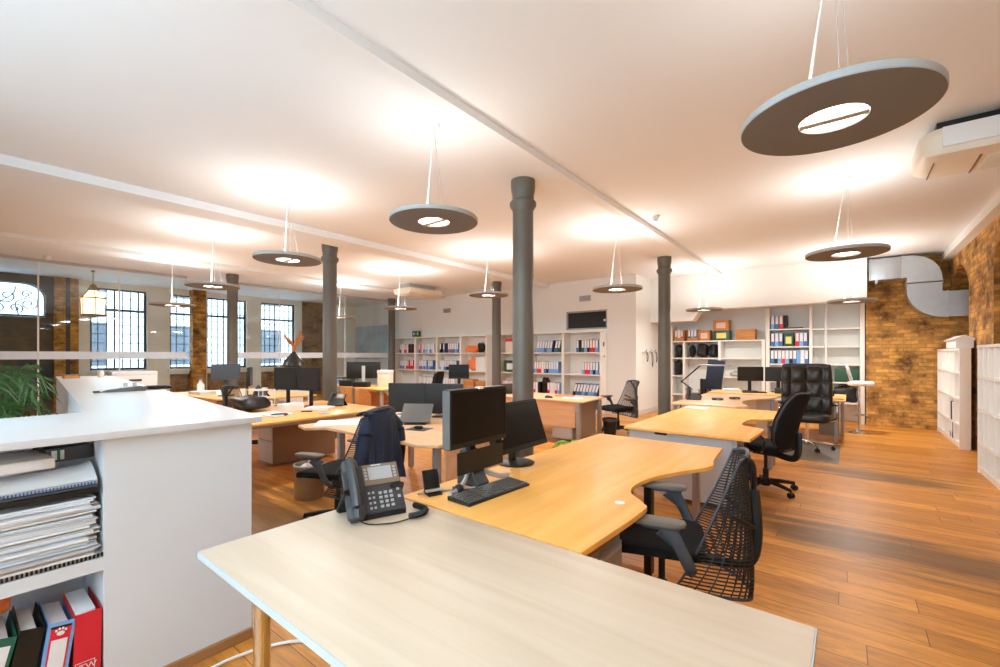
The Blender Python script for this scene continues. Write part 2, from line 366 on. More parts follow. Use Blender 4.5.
for a in [('round grey pendant lamp nearest the camera, at the top right', -.055, 2.58, 2.60, .30),
          ('grey disc lamp second from front in the right-hand row, before the brick wall', -.02, 6.3, 2.63, .8),
          ('dim grey disc lamp hanging farthest back, in front of the open alcove shelving', .05, 10.6, 2.5, 1.7),
          ('grey disc lamp hanging left of the nearest grey column', -2.82, 2.64, 2.65, .45),
          ('grey disc lamp between the two right-hand columns, before the white wall hatch', -2.84, 6.55, 2.52, 1.3),
          ('grey disc lamp right of the third column, before the alcove bulkhead', -2.54, 10.6, 2.5, 1.4),
          ('grey disc lamp overlapping the top of the left-hand dark column', -5.35, 2.6, 2.65, .9),
          ('grey disc lamp beside the thin far column, above the near monitors', -5.42, 6.5, 2.64, 1.4),
          ('grey disc lamp before the window column, left of the larger one', -8.05, 2.7, 2.6, 1.2),
          ('grey disc lamp hanging in front of the white ceiling air unit', -8.15, 6.58, 2.57, 1.7),
          ('grey disc lamp above the white counter, nearest the glass wall', -10.75, 2.88, 2.5, 1.4),
          ('farthest small disc lamp, just right of the left-hand dark column', -10.9, 6.75, 2.52, 1.7)]: pendant(*a)

# ------------------------------------------------------------------ the room
struct('floor', B(-16.3, 2.3, -2.2, 12.9, -.08, 0), FLOOR)
struct('ceiling', B(-16.3, 2.3, -2.2, 12.9, 3.5, 3.6), CEILM)
mb = MB(); mb.box(-16.3,-4.4,-2.35,-2.2,0,3.5); mb.box(1.3,2.3,-2.35,-2.2,0,3.5); mb.box(-4.4,1.3,-2.35,-2.2,0,.8); mb.box(-4.4,1.3,-2.35,-2.2,3.3,3.5)
struct('wall_front', mb, PLASTER)
mb = MB(); mb.box(-4.4,1.3,-2.33,-2.25,.8,.88); mb.box(-4.4,1.3,-2.33,-2.25,3.22,3.3)
for i in range(6): mb.box(-4.4+1.128*i,-4.34+1.128*i,-2.33,-2.25,.88,3.22)
wo = struct('window_6', mb, WHITE); obj('glass', B(-4.4,1.3,-2.30,-2.295,.85,3.25), GLASS, wo)
# back wall: white part, return, alcove, brick end
mb = MB(); mb.box(-16.3,-6.06,10.58,10.8,0,3.5); mb.box(-4.86,-4.1,10.58,12.75,0,3.5); mb.box(-6.06,-4.86,10.58,10.8,0,2.18); mb.box(-6.06,-4.86,10.58,10.8,2.68,3.5)
mb.box(-6.2,-4.86,11.3,11.4,2.0,2.9); mb.box(-6.2,-6.06,10.8,11.3,2.0,2.9); mb.box(-6.06,-4.86,10.8,11.3,2.0,2.18); mb.box(-6.06,-4.86,10.8,11.3,2.68,2.9)  # unseen box added behind the hatch to keep sky light out
struct('wall_back', mb, PLASTER)
struct('wall_alcove', B(-4.1, .3, 12.75, 12.9, 0, 3.5), PLASTER)
mb = MB(); mb.box(.3, 2.3, 12.3, 12.75, 0, 3.5)
struct('wall_brick_end', mb, BRICK)
mb = MB(); mb.box(-3.0,.3,11.62,11.9,2.62,3.5)
mb.prism([(-4.1,2.36),(-3.05,2.36),(-2.86,2.62),(-2.98,3.5),(-4.1,3.5)], 11.6, 11.98, 'y'); mb.box(-4.1,.3,11.9,12.75,2.72,3.5)
struct('trim_1', mb, PLASTER)
# right wall with two arched recesses
XR = 1.58
mb = MB(); mb.box(XR,2.3,-2.2,6.0,0,3.5); mb.box(XR,2.3,9.02,10.6,0,3.5); mb.box(2.12,2.3,6.0,9.02,0,3.5); mb.box(2.12,2.3,10.6,12.3,0,3.5)
def spandrel(y0, y1, zs, rise):
    pts = [(y0+(y1-y0)*i/24, zs+rise*math.sin(PI*i/24)**.8) for i in range(25)]
    mb.prism(pts+[(y1,3.5),(y0,3.5)], XR, 2.12, 'x')
spandrel(6.0, 9.02, 2.85, .5); spandrel(10.6, 12.28, 2.72, .42)
struct('wall_right', mb, BRICK)
struct('trim_2', B(XR-.13, XR, -2.2, 12.3, 3.36, 3.5), PLASTER)
# ceiling beams
struct('trim_3', B(-2.53,-2.39,-2.2,11.6,3.43,3.5), CEILM)
mb = MB(); mb.box(-7.05,-6.6,-2.2,10.58,3.40,3.5); mb.box(-11.3,-10.75,-2.2,10.58,3.43,3.5)
struct('trim_4', mb, CEILM)
mb = MB(); mb.box(-12.95,-4.1,10.5,10.58,0,.1)
struct('baseboard_back', mb, WHITE)
struct('baseboard_alcove', B(-4.1,-4.08,10.56,12.35,0,.12), WHITE)
# window wall
WIN = [(2.44,3.67),(4.22,5.0),(5.2,6.38),(6.84,8.04)]; ZS, ZT = 1.08, 3.34
mb = MB(); x0, x1 = -16.3, -16.0
def seg(y0,y1,z0,z1,mi): mb.mi = mi; mb.box(x0,x1,y0,y1,z0,z1)
seg(-2.2,1.75,0,2.45,3)
pts = [(-.95,2.49)]+[(-.55-.4*math.cos(PI/2*i/8), 2.93+.36*math.sin(PI/2*i/8)) for i in range(9)]+[(1.2+.4*math.sin(PI/2*i/8), 2.93+.36*math.cos(PI/2*i/8)) for i in range(9)]+[(1.6,2.49)]
mb.mi = 3; mb.prism([(-.95,2.45)]+pts+[(1.6,2.45),(1.75,2.45),(1.75,3.5),(-2.2,3.5),(-2.2,2.45)], x0, x1, 'x')
seg(1.75,2.22,0,3.5,1); seg(2.22,2.44,0,3.5,0)
ys = [a for w_ in WIN for a in w_]
for i, (a, c) in enumerate([(3.67,4.22),(5.0,5.2),(6.38,6.84),(8.04,8.3)]): seg(a,c,0,3.5,0)
for a, c in WIN: seg(a,c,0,.92,2); seg(a,c,.92,ZS,0); seg(a,c,ZT,3.5,0)
seg(8.3,9.3,0,3.5,2); seg(9.3,10.8,0,3.5,0)
mb.mi = 1; mb.box(-16.0,-15.7,4.72,5.08,0,3.5)
mb.mi = 1; mb.box(-16.0,-15.9,1.75,2.16,0,3.5)
mb.mi = 3; mb.box(-15.92,-15.86,1.96,2.04,0,3.5)
struct('wall_left', mb, [PALE, BRICK, BRICKD, DOORM])
for n, (a, c) in enumerate(WIN, 1):
    f = MB(); X0, X1 = -16.16, -16.09
    f.box(X0,X1,a,a+.05,ZS,ZT); f.box(X0,X1,c-.05,c,ZS,ZT); f.box(X0,X1,a+.05,c-.05,ZS,ZS+.06); f.box(X0,X1,a+.05,c-.05,ZT-.05,ZT)
    fo = struct('window_%d' % n, f, IRON)
    k = MB(); nc = 7 if c-a > 1 else 4
    for i in range(1, nc): yy = a+(c-a)*i/nc; t = .011 if (i % 3) else .018; k.box(-16.14,-16.11,yy-t,yy+t,ZS+.06,ZT-.05)
    for i in range(1, 9): zz = ZS+(ZT-ZS)*i/9; k.box(-16.139,-16.111,a+.05,c-.05,zz-.01,zz+.01)
    k.box(-16.15,-16.10,a+.05,c-.05,2.72,2.79)
    obj('glazing_bars', k, IRON, fo)
    obj('glass', B(-16.128,-16.122,a+.05,c-.05,ZS+.05,ZT-.04), GLASS, fo)
    obj('sill', B(-16.0,-15.9,a-.06,c+.06,ZS-.06,ZS), PALE, fo)
# arched fanlight with iron scrollwork over the dark door
f = MB(); f.tube([(-16.12,y,z) for y, z in pts], .025, 6); f.box(-16.15,-16.09,-.95,1.6,2.46,2.51)
fo = struct('window_5', f, IRON)
k = MB()
def scroll(cy, cz, r, turns, s, a0):
    p = []
    for i in range(40): t = i/39; a = a0+s*turns*2*PI*t; rr = r*(1-.85*t); p.append((-16.12, cy+rr*math.cos(a), cz+rr*math.sin(a)))
    k.tube(p, .016, 5)
for cy, cz, r, s, a0 in [(.95,2.95,.2,1,2.2),(1.32,2.78,.17,-1,1.2),(.62,3.0,.2,-1,.6),(1.1,2.66,.13,1,-1),(.8,2.65,.12,-1,2),(.4,2.75,.2,1,1),(.1,2.95,.2,1,0),(-.2,2.75,.18,-1,2),(1.28,3.02,.1,1,0)]: scroll(cy,cz,r,1.4,s,a0)
k.tube(smooth_poly([(-16.12,.7,2.5),(-16.12,.85,2.8),(-16.12,1.05,3.0),(-16.12,1.1,3.2)]), .014, 5); k.tube(smooth_poly([(-16.12,1.15,2.5),(-16.12,1.1,2.8),(-16.12,1.35,2.95)]), .014, 5)
obj('iron_scrollwork', k, IRON, fo); obj('glass', B(-16.2,-16.195,-.95,1.6,2.49,3.3), GLASS, fo)
d = MB(); d.box(-16.0,-15.94,-.9,1.55,0,2.4)
do = struct('door_1', d, DOORM)
k = MB()
for a in (-.8,.4):
    for z0, z1 in ((.2,.95),(1.1,2.25)):
        k.box(-15.94,-15.92,a,a+.06,z0,z1); k.box(-15.94,-15.92,a+.98,a+1.04,z0,z1); k.box(-15.94,-15.92,a+.06,a+.98,z0,z0+.06); k.box(-15.94,-15.92,a+.06,a+.98,z1-.06,z1)
obj('panel_moulding', k, DOORM, do)
# glass partition
XG = -13.2
g = MB(); g.box(XG-.03,XG+.03,-2.2,3.84,3.44,3.5); g.box(XG-.03,XG+.03,5.0,10.58,3.44,3.5); g.box(XG-.03,XG+.03,-2.2,3.84,0,.05); g.box(XG-.03,XG+.03,5.0,10.58,0,.05)
gp = struct('wall_glass', g, GREYL)
for a, c in [(-2.2,1.21),(1.22,2.51),(2.52,3.84),(5.0,6.15),(6.16,8.32),(8.33,10.57)]:
    p = obj('glass_pane', B(XG-.006,XG+.006,a,c,.05,3.44), GLASSP, gp)
    obj('frosted_band', B(XG+.007,XG+.009,a,c,1.41,1.575), FROST, p)
    if c not in (3.84, 10.57): obj('pane_joint', B(XG-.008,XG+.01,c-.008,c+.02,.05,3.44), WPLAS, gp)
# street outside
struct('street_ground', B(-45,-16.35,-20,35,-.2,-.1), FACADE)
fb = thing('building', 'pale street building seen through the barred windows', 'building', (-27,5,-.1))
obj('facade', B(-3,0,-14,16,0,7.5), FACADE, fb)
for i in range(6):
    for z in (1.0,4.4):
        wf = obj('window', B(.0,.04,-10+4*i,-8.2+4*i,z,z+2.2), WHITE, fb); obj('pane', B(.04,.06,-9.9+4*i,-8.3+4*i,z+.1,z+2.1), BLUEGREY, wf)

# ------------------------------------------------------------------ columns
def column(label, x, y, r=.122):
    t = thing('column', label, 'column', (x,y,0), 0, 'round grey cast iron columns')
    obj('shaft', MB().lathe([(r*1.02,.0),(r*1.02,.2),(r,.35),(r*.97,3.14)], seg=40), COLM, t, smooth=True)
    obj('capital', MB().lathe([(r*.97,3.14),(r*1.0,3.16),(r*1.22,3.20),(r*1.26,3.225),(r*1.22,3.25),(r*1.02,3.27),(r*1.02,3.33),(r*1.1,3.37),(r*1.14,3.42),(r*1.14,3.5)], seg=40), COLM, t, smooth=True)
for a in [('nearest thick grey column, behind the two near black monitors', -2.93, 4.13), ('grey column in front of the alcove, by the coat hooks', -2.95, 9.15),
          ('grey column behind the cluttered desk left of centre', -7.33, 4.32), ('grey column before the barred windows', -12.0, 4.45),
          ('grey column standing against the white bookcases', -7.56, 9.4), ('dark column at the end of the glass wall', -12.75, 9.9)]: column(*a)
#@@FURNITURE
# ------------------------------------------------------------------ chairs
def star_base(t, mat, R=.31, zh=.40, castor=BLACK):
    obj('gas_lift', MB().cyl((0,0,.09),(0,0,.24),.030,.030).cyl((0,0,.24),(0,0,zh),.018,.018), mat if mat is CHROME else BLACK, t, smooth=True)
    obj('hub', MB().lathe([(.045,.055),(.052,.07),(.048,.12),(.034,.14)], seg=24), mat, t, smooth=True)
    for k in range(5):
        a = 2*PI*k/5+.35; ca, sa = math.cos(a), math.sin(a)
        m = MB(); m.tube([(ca*.03,sa*.03,.105),(ca*.16,sa*.16,.098),(ca*R,sa*R,.078)], [(.028,.018),(.024,.016),(.018,.012)], 8)
        lg = obj('base_arm', m, mat, t, smooth=True)
        c = MB(); n = Vector((-sa, ca, 0))
        for s in (-1, 1):
            p = Vector((ca*R, sa*R, .029)); c.cyl(p+n*s*.006, p+n*s*.024, .029, .029, 16)
        c.cyl((ca*R,sa*R,.03),(ca*R,sa*R,.08),.009,.009,8)
        obj('castor', c, castor, lg, smooth=True)

def web_back(mb, wid, prof, nu, nv, r, frame_r):
    # a sprung web back: prof(v) -> (x, z, half width, hollow); strands follow the curved sheet
    def S(u, v):
        x, z, hw, hol = prof(v); return Vector((x - hol*(1-abs(u)**2.6), u*hw, z - (.09*(1-u*u)*(1-v)**2) - .03*u*u*v))
    for j in range(1, nv): mb.tube([S(-1+2*i/16, j/nv) for i in range(17)], r, 4, cap=False)
    for i in range(1, nu):
        mb.tube([S(-1+2*i/nu + .05*math.sin(j/18*PI)*(1 if i < nu/2 else -1), j/18) for j in range(19)], r, 4, cap=False)
    return S
def web_chair(label, loc, rz, group=None, reach=1.0):
    t = thing('web_back_chair', label, 'office chair', loc, rz, group)
    star_base(t, BLACK, .30, .41)
    obj('tilt_box', B(-.11,.09,-.07,.07,.39,.445), BLACK, t, bevel=.012)
    obj('seat', MB().sq((.03,0,.475), (.50,.50,.075), .45, .3, 36, 10, lambda q: (q.x, q.y, q.z - (.03*max(0,q.x/.25)**3) + .015*(q.y/.25)**2)), FABRIC, t, smooth=True)
    def prof(v):
        return -.08-.29*v**.85, .345+.655*v, .27-.11*v-.02*math.sin(PI*v), .31*(1-v)**1.1+.05
    m = MB(); S = web_back(m, 0, prof, 22, 40, .0042, .01)
    bk = obj('web_back', m, MESH, t, smooth=True)
    fr = MB()
    fr.tube([S(-1, j/16) for j in range(17)], .0065, 6); fr.tube([S(1, j/16) for j in range(17)], .0065, 6)
    fr.tube([S(-1+i/8, 1) for i in range(17)], .009, 6); fr.tube([S(-1+i/8, 0) for i in range(17)], .009, 6)
    obj('web_edge', fr, BLUEGREY, bk, smooth=True)
    y = MB()
    y.tube(smooth_poly([(-.08,0,.40),(-.25,0,.40),(-.42,0,.41),(-.465,0,.55),(-.45,0,.80)]), (.026,.018), 8)
    for s in (-1,1): y.tube(smooth_poly([(-.45,0,.80),(-.445,s*.05,.88),(-.43,s*.11,.96),(-.39,s*.14,.99)]), .013, 8)
    obj('back_tower', y, BLACK, t, smooth=True)
    l = MB(); l.tube(smooth_poly([(-.33,-.17,.70),(-.44,-.05,.62),(-.44,.05,.62),(-.33,.17,.70)]), .012, 6); obj('lumbar_strap', l, BLACK, t, smooth=True)
    for s in (-1,1):
        a = MB(); a.tube(smooth_poly([(-.12,s*.10,.42),(-.15,s*.26,.43),(-.135,s*.315,.49),(-.09,s*.325,.58),(-.03,s*.325,.652)], 6), [(.017,.034)]*6+[(.016,.029)]*6+[(.016,.030)]*6+[(.016,.032+.004*i) for i in range(7)], 8, up=(0,1,0))
        a.sq((-.01,s*.322,.658),(.19,.06,.026),.6,.5,20,8)
        ar = obj('arm', a, BLUEGREY, t, smooth=True)
        obj('arm_pad', MB().sq((.01,s*.32,.678),(.28,.095,.034),.5,.55,28,8), ARMPAD, ar, smooth=True)
    return t
w1 = web_chair('black web-back office chair pushed into the front orange desk, nearest the camera', (-.82,2.50,0), math.radians(195), 'black web-back office chairs')
w2 = dup(w1, 'black web-back chair by the white bookcase end, turned to the beech panel desk', (-3.5,8.12,0), math.radians(245))
w3 = dup(w1, 'black web-back chair with a dark navy jacket over its back', (-3.55,2.17,0), math.radians(198))
w4 = dup(w1, 'grey-black web chair seen beyond the white counter, below a blue grey monitor', (-7.5,3.0,0), math.radians(20))

# jacket draped over the third chair
jk = MB()
def jf(u, v):
    a = (u-.5)*2; f = .022*math.sin(u*23+1.2)+.012*math.sin(u*41)
    if v < .16:
        t = v/.16; x = -.36-.16*t; z = 1.0+.035*math.sin(PI*t)
        return (x+.02*a*a, a*.185, z)
    t = (v-.16)/.84
    return (-.52-.03*t+f*t+.06*a*a*(1-t), a*(.19+.095*t)+.03*t, .985-.52*t+.05*a*t)
jk.sheet(jf, 48, 22, .012)
jt = thing('jacket', 'dark navy jacket hung over the back of a web-back chair', 'jacket', (-3.55,2.17,0), math.radians(198))
obj('body', jk, NAVY, jt, smooth=True)
jc = MB(); jc.tube(smooth_poly([(-.40,-.17,1.012),(-.46,-.08,1.045),(-.47,.08,1.045),(-.40,.17,1.012)]), (.022,.03), 8); obj('collar', jc, DARK, jt, smooth=True)
def sleeve(s): return MB().tube(smooth_poly([(-.43,s*.17,.985),(-.46,s*.225,.86),(-.46,s*.26,.70),(-.44,s*.27,.53)]), [.03+.03*min(1,i/6) for i in range(19)], 10)
for s in (-1, 1): obj('sleeve', sleeve(s), NAVY, jt, smooth=True)

# black upholstered task chair
def task_chair(label, loc, rz):
    t = thing('task_chair', label, 'office chair', loc, rz)
    star_base(t, BLACK, .31, .42)
    obj('mechanism', B(-.13,.10,-.09,.09,.40,.45), BLACK, t, bevel=.01)
    obj('seat', MB().sq((.02,0,.495),(.50,.50,.10),.5,.35,36,12), FABRIC, t, smooth=True)
    b = MB(); b.M = Matrix.Translation((-.30,0,.80)) @ Matrix.Rotation(math.radians(-17),4,'Y')
    b.sq((0,0,0),(.085,.46,.64),.5,.32,32,22, lambda q: (q.x + .10*(q.y/.23)**2*.5 + .03*math.cos(q.z*6), q.y*(1-.25*max(0,q.z/.32)), q.z))
    bk = obj('backrest', b, FABRIC, t, smooth=True)
    b = MB(); b.M = Matrix.Translation((-.30,0,.80)) @ Matrix.Rotation(math.radians(-17),4,'Y')
    pts = []
    for i in range(40):
        a = 2*PI*i/40; pw = lambda q: math.copysign(abs(q)**.32, q); q = Vector((0, pw(math.cos(a))*.232, math.copysign(abs(math.sin(a))**.5, math.sin(a))*.322))
        pts.append((-.012 + .05*(q.y/.23)**2+.03*math.cos(q.z*6), q.y*(1-.25*max(0,q.z/.32)), q.z))
    b.tube(pts, .012, 6, closed=True); obj('back_piping', b, DARK, bk, smooth=True)
    obj('back_stem', MB().tube(smooth_poly([(-.10,0,.42),(-.28,0,.40),(-.33,0,.50),(-.33,0,.68)]), (.035,.014), 8), BLACK, t, smooth=True)
    for s in (-1,1):
        a = MB(); a.tube(smooth_poly([(.05,s*.18,.45),(.04,s*.29,.47),(.07,s*.31,.57),(.10,s*.31,.645),(-.08,s*.31,.65),(-.14,s*.30,.60),(-.12,s*.29,.50),(-.06,s*.20,.45)]), .013, 8)
        ar = obj('arm', a, BLACK, t, smooth=True); obj('arm_pad', MB().sq((.01,s*.31,.668),(.26,.065,.035),.5,.5), DARK, ar, smooth=True)
    return t
task_chair('plain black fabric task chair at the second orange desk, back to the aisle', (-.72,5.68,0), math.radians(160))

def exec_chair(label, loc, rz):
    t = thing('executive_chair', label, 'office chair', loc, rz)
    star_base(t, CHROME, .34, .42)
    obj('seat', MB().sq((.04,0,.50),(.56,.60,.15),.55,.4,40,14, lambda q: (q.x, q.y, q.z+.012*abs(math.sin(q.y*10))*(q.z>0))), LEATHER, t, smooth=True)
    b = MB(); b.M = Matrix.Translation((-.26,0,.93)) @ Matrix.Rotation(math.radians(-9),4,'Y')
    def face(sgn):
        def fn(u, v):
            a, c = 2*u-1, 2*v-1; e = max(0, 1-abs(a)**6)**.5*max(0, 1-abs(c)**6)**.5
            y = .35*a*(1-.07*c**4); z = .43*c*(1-.05*a**4); x = sgn*.075*e
            if sgn > 0: x += e*(.045*abs(math.cos(y*PI/.21+PI/2))**.55*abs(math.cos((z+.14)*PI/.25+PI/2))**.55 - .02)
            return (x+.05*(y/.33)**2, y, z)
        return fn
    b.grid(face(1), 56, 64); b.grid(face(-1), 20, 24)
    bmesh.ops.remove_doubles(b.bm, verts=b.bm.verts[:], dist=.0005)
    bk = obj('backrest', b, LEATHER, t, smooth=True)
    k = MB(); k.M = Matrix.Translation((-.26,0,.93)) @ Matrix.Rotation(math.radians(-9),4,'Y')
    for yy in (-.21,0,.21):
        for zz in (-.14,.11):
            k.sq((.066+.05*(yy/.33)**2,yy,zz),(.02,.03,.03),1,1,10,6)
    obj('button', k, LEATHER, bk, smooth=True)
    for s in (-1,1):
        a = MB(); a.tube(smooth_poly([(.10,s*.25,.46),(.14,s*.36,.50),(.16,s*.375,.62),(.10,s*.37,.70),(-.10,s*.36,.71),(-.20,s*.33,.66)]), (.022,.012), 8)
        ar = obj('arm', a, CHROME, t, smooth=True, label='polished chrome arm'); obj('arm_pad', MB().sq((-.01,s*.365,.72),(.26,.06,.035),.5,.5), LEATHER, ar, smooth=True)
    return t
exec_chair('large tufted black leather executive chair with chrome arms and base', (-.52,8.62,.0045), math.radians(-84))
# dark chair far behind the middle desk
fc = MB().sq((0,0,0),(.09,.40,.50),.5,.4,24,16, lambda q: (q.x+.05*(q.y/.2)**2-.2*q.z, q.y, q.z))
ft = thing('task_chair', 'dark low chair between the far desks, left of the bookcase monitor', 'office chair', (-7.9,7.25,0), math.radians(195))
star_base(ft, BLACK, .28, .42); obj('seat', MB().sq((.02,0,.47),(.46,.46,.09),.5,.35), FABRIC, ft, smooth=True); o = obj('backrest', fc, FABRIC, ft, smooth=True); o.location = (-.27,0,.86)
obj('back_stem', MB().tube([(-.05,0,.42),(-.26,0,.42),(-.24,0,.62)], .02, 8), BLACK, ft, smooth=True)

# ------------------------------------------------------------------ desks
def desk(name, label, poly, mat, z=.73, th=.027, loc=(0,0), edge=None, group=None):
    t = thing(name, label, 'desk', (loc[0], loc[1], 0), 0, group)
    P = [(x-loc[0], y-loc[1]) for x, y in poly]
    obj('desk_top', MB().prism(P, z-th, z), [mat], t, bevel=.003)
    t['_l'] = 0; del t['_l']
    return t
def leg(t, x, y, z=.703, w=.05, d=.07, foot=None, mat=GREY):
    m = MB().box(x-w/2,x+w/2,y-d/2,y+d/2,.02,z)
    l = obj('leg', m, mat, t, bevel=.006)
    f = MB()
    if foot: f.box(x-foot[0]/2+foot[2],x+foot[0]/2+foot[2],y-foot[1]/2,y+foot[1]/2,0,.035)
    else: f.cyl((x,y,0),(x,y,.02),.02,.02,12)
    obj('foot', f, mat, l, bevel=.004 if foot else 0)
def pedestal(t, x0, x1, y0, y1, z0, z1, side, n=3, mat=GREY, front=None):
    p = obj('pedestal', B(x0,x1,y0,y1,z0,z1), mat, t, bevel=.004); h = (z1-z0-.02)/n
    for i in range(n):
        a, c = z0+.01+i*h, z0+.01+(i+1)*h-.012
        if side == '+x': m = B(x1,x1+.014,y0+.01,y1-.01,a,c); hd = B(x1+.014,x1+.022,y0+.03,y1-.03,c-.03,c-.012)
        elif side == '-y': m = B(x0+.01,x1-.01,y0-.014,y0,a,c); hd = B(x0+.03,x1-.03,y0-.022,y0-.014,c-.03,c-.012)
        obj('drawer', m, front or mat, p, bevel=.002); obj('handle', hd, CHROME, p) if False else obj('drawer_grip', hd, GREYL, p)
    return p
# pale front desk
t = desk('desk', 'pale maple desk with white edge and chrome leg, nearest the camera', [(-2.0,.62),(-.072,.62),(-.072,1.53),(-2.0,1.53)], MAPLE, loc=(-1,1))
obj('edge_band', MB().box(-1.004,.932,-.384,-.380,.704,.729).box(-1.004,-1.0,-.384,.53,.704,.729).box(.928,.932,-.38,.53,.704,.729), EDGEB, t)
for x, y in ((-.70,-.27),(.80,-.27),(-.88,.42),(.80,.42)):
    l = obj('leg', MB().cyl((x,y,.012),(x,y,.703),.03,.03,28), CHROME, t, smooth=True, label='chrome round leg'); obj('foot', MB().cyl((x,y,0),(x,y,.012),.035,.035,20), BLACK, l)
# front orange wave desk
def wave(y0, y1, y2, y3, ye, xl, xr, bx):
    right = smooth_poly([(xr,y0,0),(xr+.02,y1,0),(xr-.02,y1+.12,0),(bx+.03,y1+.26,0),(bx,y2,0),(bx+.03,y2+.22,0),(xr-.06,y3-.28,0),(xr+.07,y3,0),(xr+.04,y3+.22,0),(xr,ye,0)], 5)
    return [(xl,y0)]+[(p.x,p.y) for p in right]+[(xl,ye)]
t = desk('wave_desk', 'front orange beech desk with a wavy right edge and two black monitors', wave(1.545,2.14,2.58,3.3,4.0,-1.915,-.815,-.99), BEECH, loc=(-1.4,2.8))
obj('frame_rail', MB().box(-.45,.45,-1.19,-1.15,.64,.703).box(-.45,.45,1.1,1.14,.64,.703).box(-.45,-.41,-1.15,1.1,.64,.703), GREY, t)
pedestal(t, -.12,.50,-1.13,-.69,.06,.60,'+x',2,GREY,GREY)
for x, y in ((-.44,-1.17),(-.44,1.12),(.40,1.12),(.34,.17)): leg(t,x,y,mat=GREY if y != .17 else BLACK)
obj('cable_port', MB().lathe([(.001,.7302),(.024,.7302),(.026,.733),(.02,.734),(.001,.734)], c=(.47,-.62,0), seg=24), WPLAS, t, smooth=True)
# second orange wave desk
t = desk('wave_desk', 'second orange beech desk back along the aisle, grey panel in front', wave(4.56,5.2,5.78,6.4,7.1,-1.9,-.70,-.94), BEECH, loc=(-1.3,5.8))
obj('modesty_panel', MB().box(-.55,.44,-1.19,-1.17,.06,.69), GREYL, t, label='light grey steel panel')
obj('side_panel', MB().box(.44,.485,-1.2,-.85,.03,.70), GREY, t); obj('clip', MB().box(-.28,-.16,-1.205,-1.19,.675,.70), BLACK, t)
pedestal(t,-.1,.42,-1.15,-.75,.04,.68,'+x',3)
for x, y in ((-.55,-1.15),(-.55,1.2),(.5,1.2),(.5,.9)): leg(t,x,y)
# third island
t = desk('wave_desk', 'third beech desk at the back, before the alcove shelving', [(-2.25,7.3),(-1.32,7.36),(-1.18,7.5)]+[(p.x,p.y) for p in smooth_poly([(-1.2,7.6,0),(-1.34,8.0,0),(-1.36,8.5,0),(-1.2,8.95,0),(-1.02,9.3,0)])]+[(-1.02,9.6),(-2.25,9.6)], PINK, loc=(-1.7,8.4))
for x, y in ((-.45,-1.0),(.38,-.95),(.6,1.1),(-.45,1.1)): leg(t,x,y)
obj('modesty_panel', B(-.40,.30,-1.03,-1.01,.2,.70), CREAM, t); obj('end_panel', B(.34,.6,1.14,1.16,.04,.70), CREAM, t); obj('dark_tray', B(.14,.40,-1.0,-.78,.63,.69), BLACK, t)
# alcove desk with a wing toward the aisle
t = desk('corner_desk', 'orange corner desk along the alcove shelving with a grey end panel', [(-2.3,9.85),(-.86,9.85),(-.42,9.38),(-.03,9.38),(-.03,10.9),(-2.3,10.9)], BEECHX, loc=(-1.2,10.3))
obj('end_panel', B(.80,1.08,-.86,-.82,.12,.70), BROWNP, t, label='taupe end panel'); obj('end_panel', B(1.10,1.14,-.9,.5,.12,.70), BROWNP, t)
for x, y in ((1.04,-.88),(1.12,.52),(-1.0,-.38),(-1.0,.5)): leg(t,x,y,mat=GREY)
# middle desk
t = desk('desk', 'pinkish beech desk with laptop stand, behind the jacketed chair', [(-4.75,2.42),(-4.5,2.36),(-4.35,2.52),(-2.9,2.52),(-2.74,2.62),(-2.74,4.0),(-4.75,4.0)], PINK, loc=(-3.7,3.2))
for x, y in ((-.62,-.52),(-.41,-.44),(.80,-.45),(.80,.65),(-.85,.65)): leg(t,x,y)
obj('frame_rail', MB().box(-.6,.8,-.40,-.36,.64,.703), GREY, t)
obj('side_panel', B(.84,.86,-.4,.6,.1,.703), PINK, t)
# left cluttered desk
t = desk('desk', 'beech desk with taupe pedestal and much clutter, beyond the white counter', [(-7.02,2.09),(-5.15,2.05),(-5.22,4.0),(-7.02,4.0)], BEECHX, loc=(-6.1,3.0))
pedestal(t,-.34,.10,-.28,.62,.04,.66,'-y',2,BROWNP,GREYL)
obj('frame_rail', MB().box(-.85,.86,-.87,-.83,.655,.703).box(.80,.84,-.83,.9,.655,.703), GREYL, t)
for x, y in ((-.85,-.8),(.76,.85),(-.85,.85)): leg(t,x,y)
# window desk
t = desk('desk', 'beech desk near the glass wall, with bottle, phone and monitor', [(-10.9,2.75),(-8.7,2.95),(-8.1,3.72),(-8.1,4.5),(-10.9,4.5)], BEECHX, loc=(-9.5,3.6))
for x, y in ((-1.3,-.7),(.8,-.45),(1.25,.75),(-1.3,.75)): leg(t,x,y)
obj('modesty_panel', B(-1.2,.7,-.60,-.58,.2,.70), PINK, t)
# beech panel desk
t = desk('desk', 'beech desk with a front panel, standing before the white bookcases', [(-5.6,6.5),(-3.42,6.5),(-3.52,7.55),(-5.6,7.55)], PINK, loc=(-4.5,7.0))
obj('front_panel', B(-.95,.90,-.42,-.40,.27,.70), PINK, t); pedestal(t,.42,.82,-.36,.1,.05,.3,'-y',1,GREYL)
leg(t,.96,-.40,w=.06); leg(t,1.0,.30,w=.06,mat=BROWNP); leg(t,-1.0,-.35); leg(t,-1.0,.4)
obj('side_panel', B(.93,.95,-.35,.25,.12,.70), BROWNP, t)
# far left desk
t = desk('desk', 'far beech desk under the blue picture, with dark monitors', [(-10.6,6.15),(-8.15,6.05),(-8.15,6.95),(-10.6,6.95)], BEECHX, loc=(-9.4,6.5))
for x, y in ((-.95,-.28),(1.05,-.3),(1.05,.35),(-1.05,.35)): leg(t,x,y,mat=GREYL)
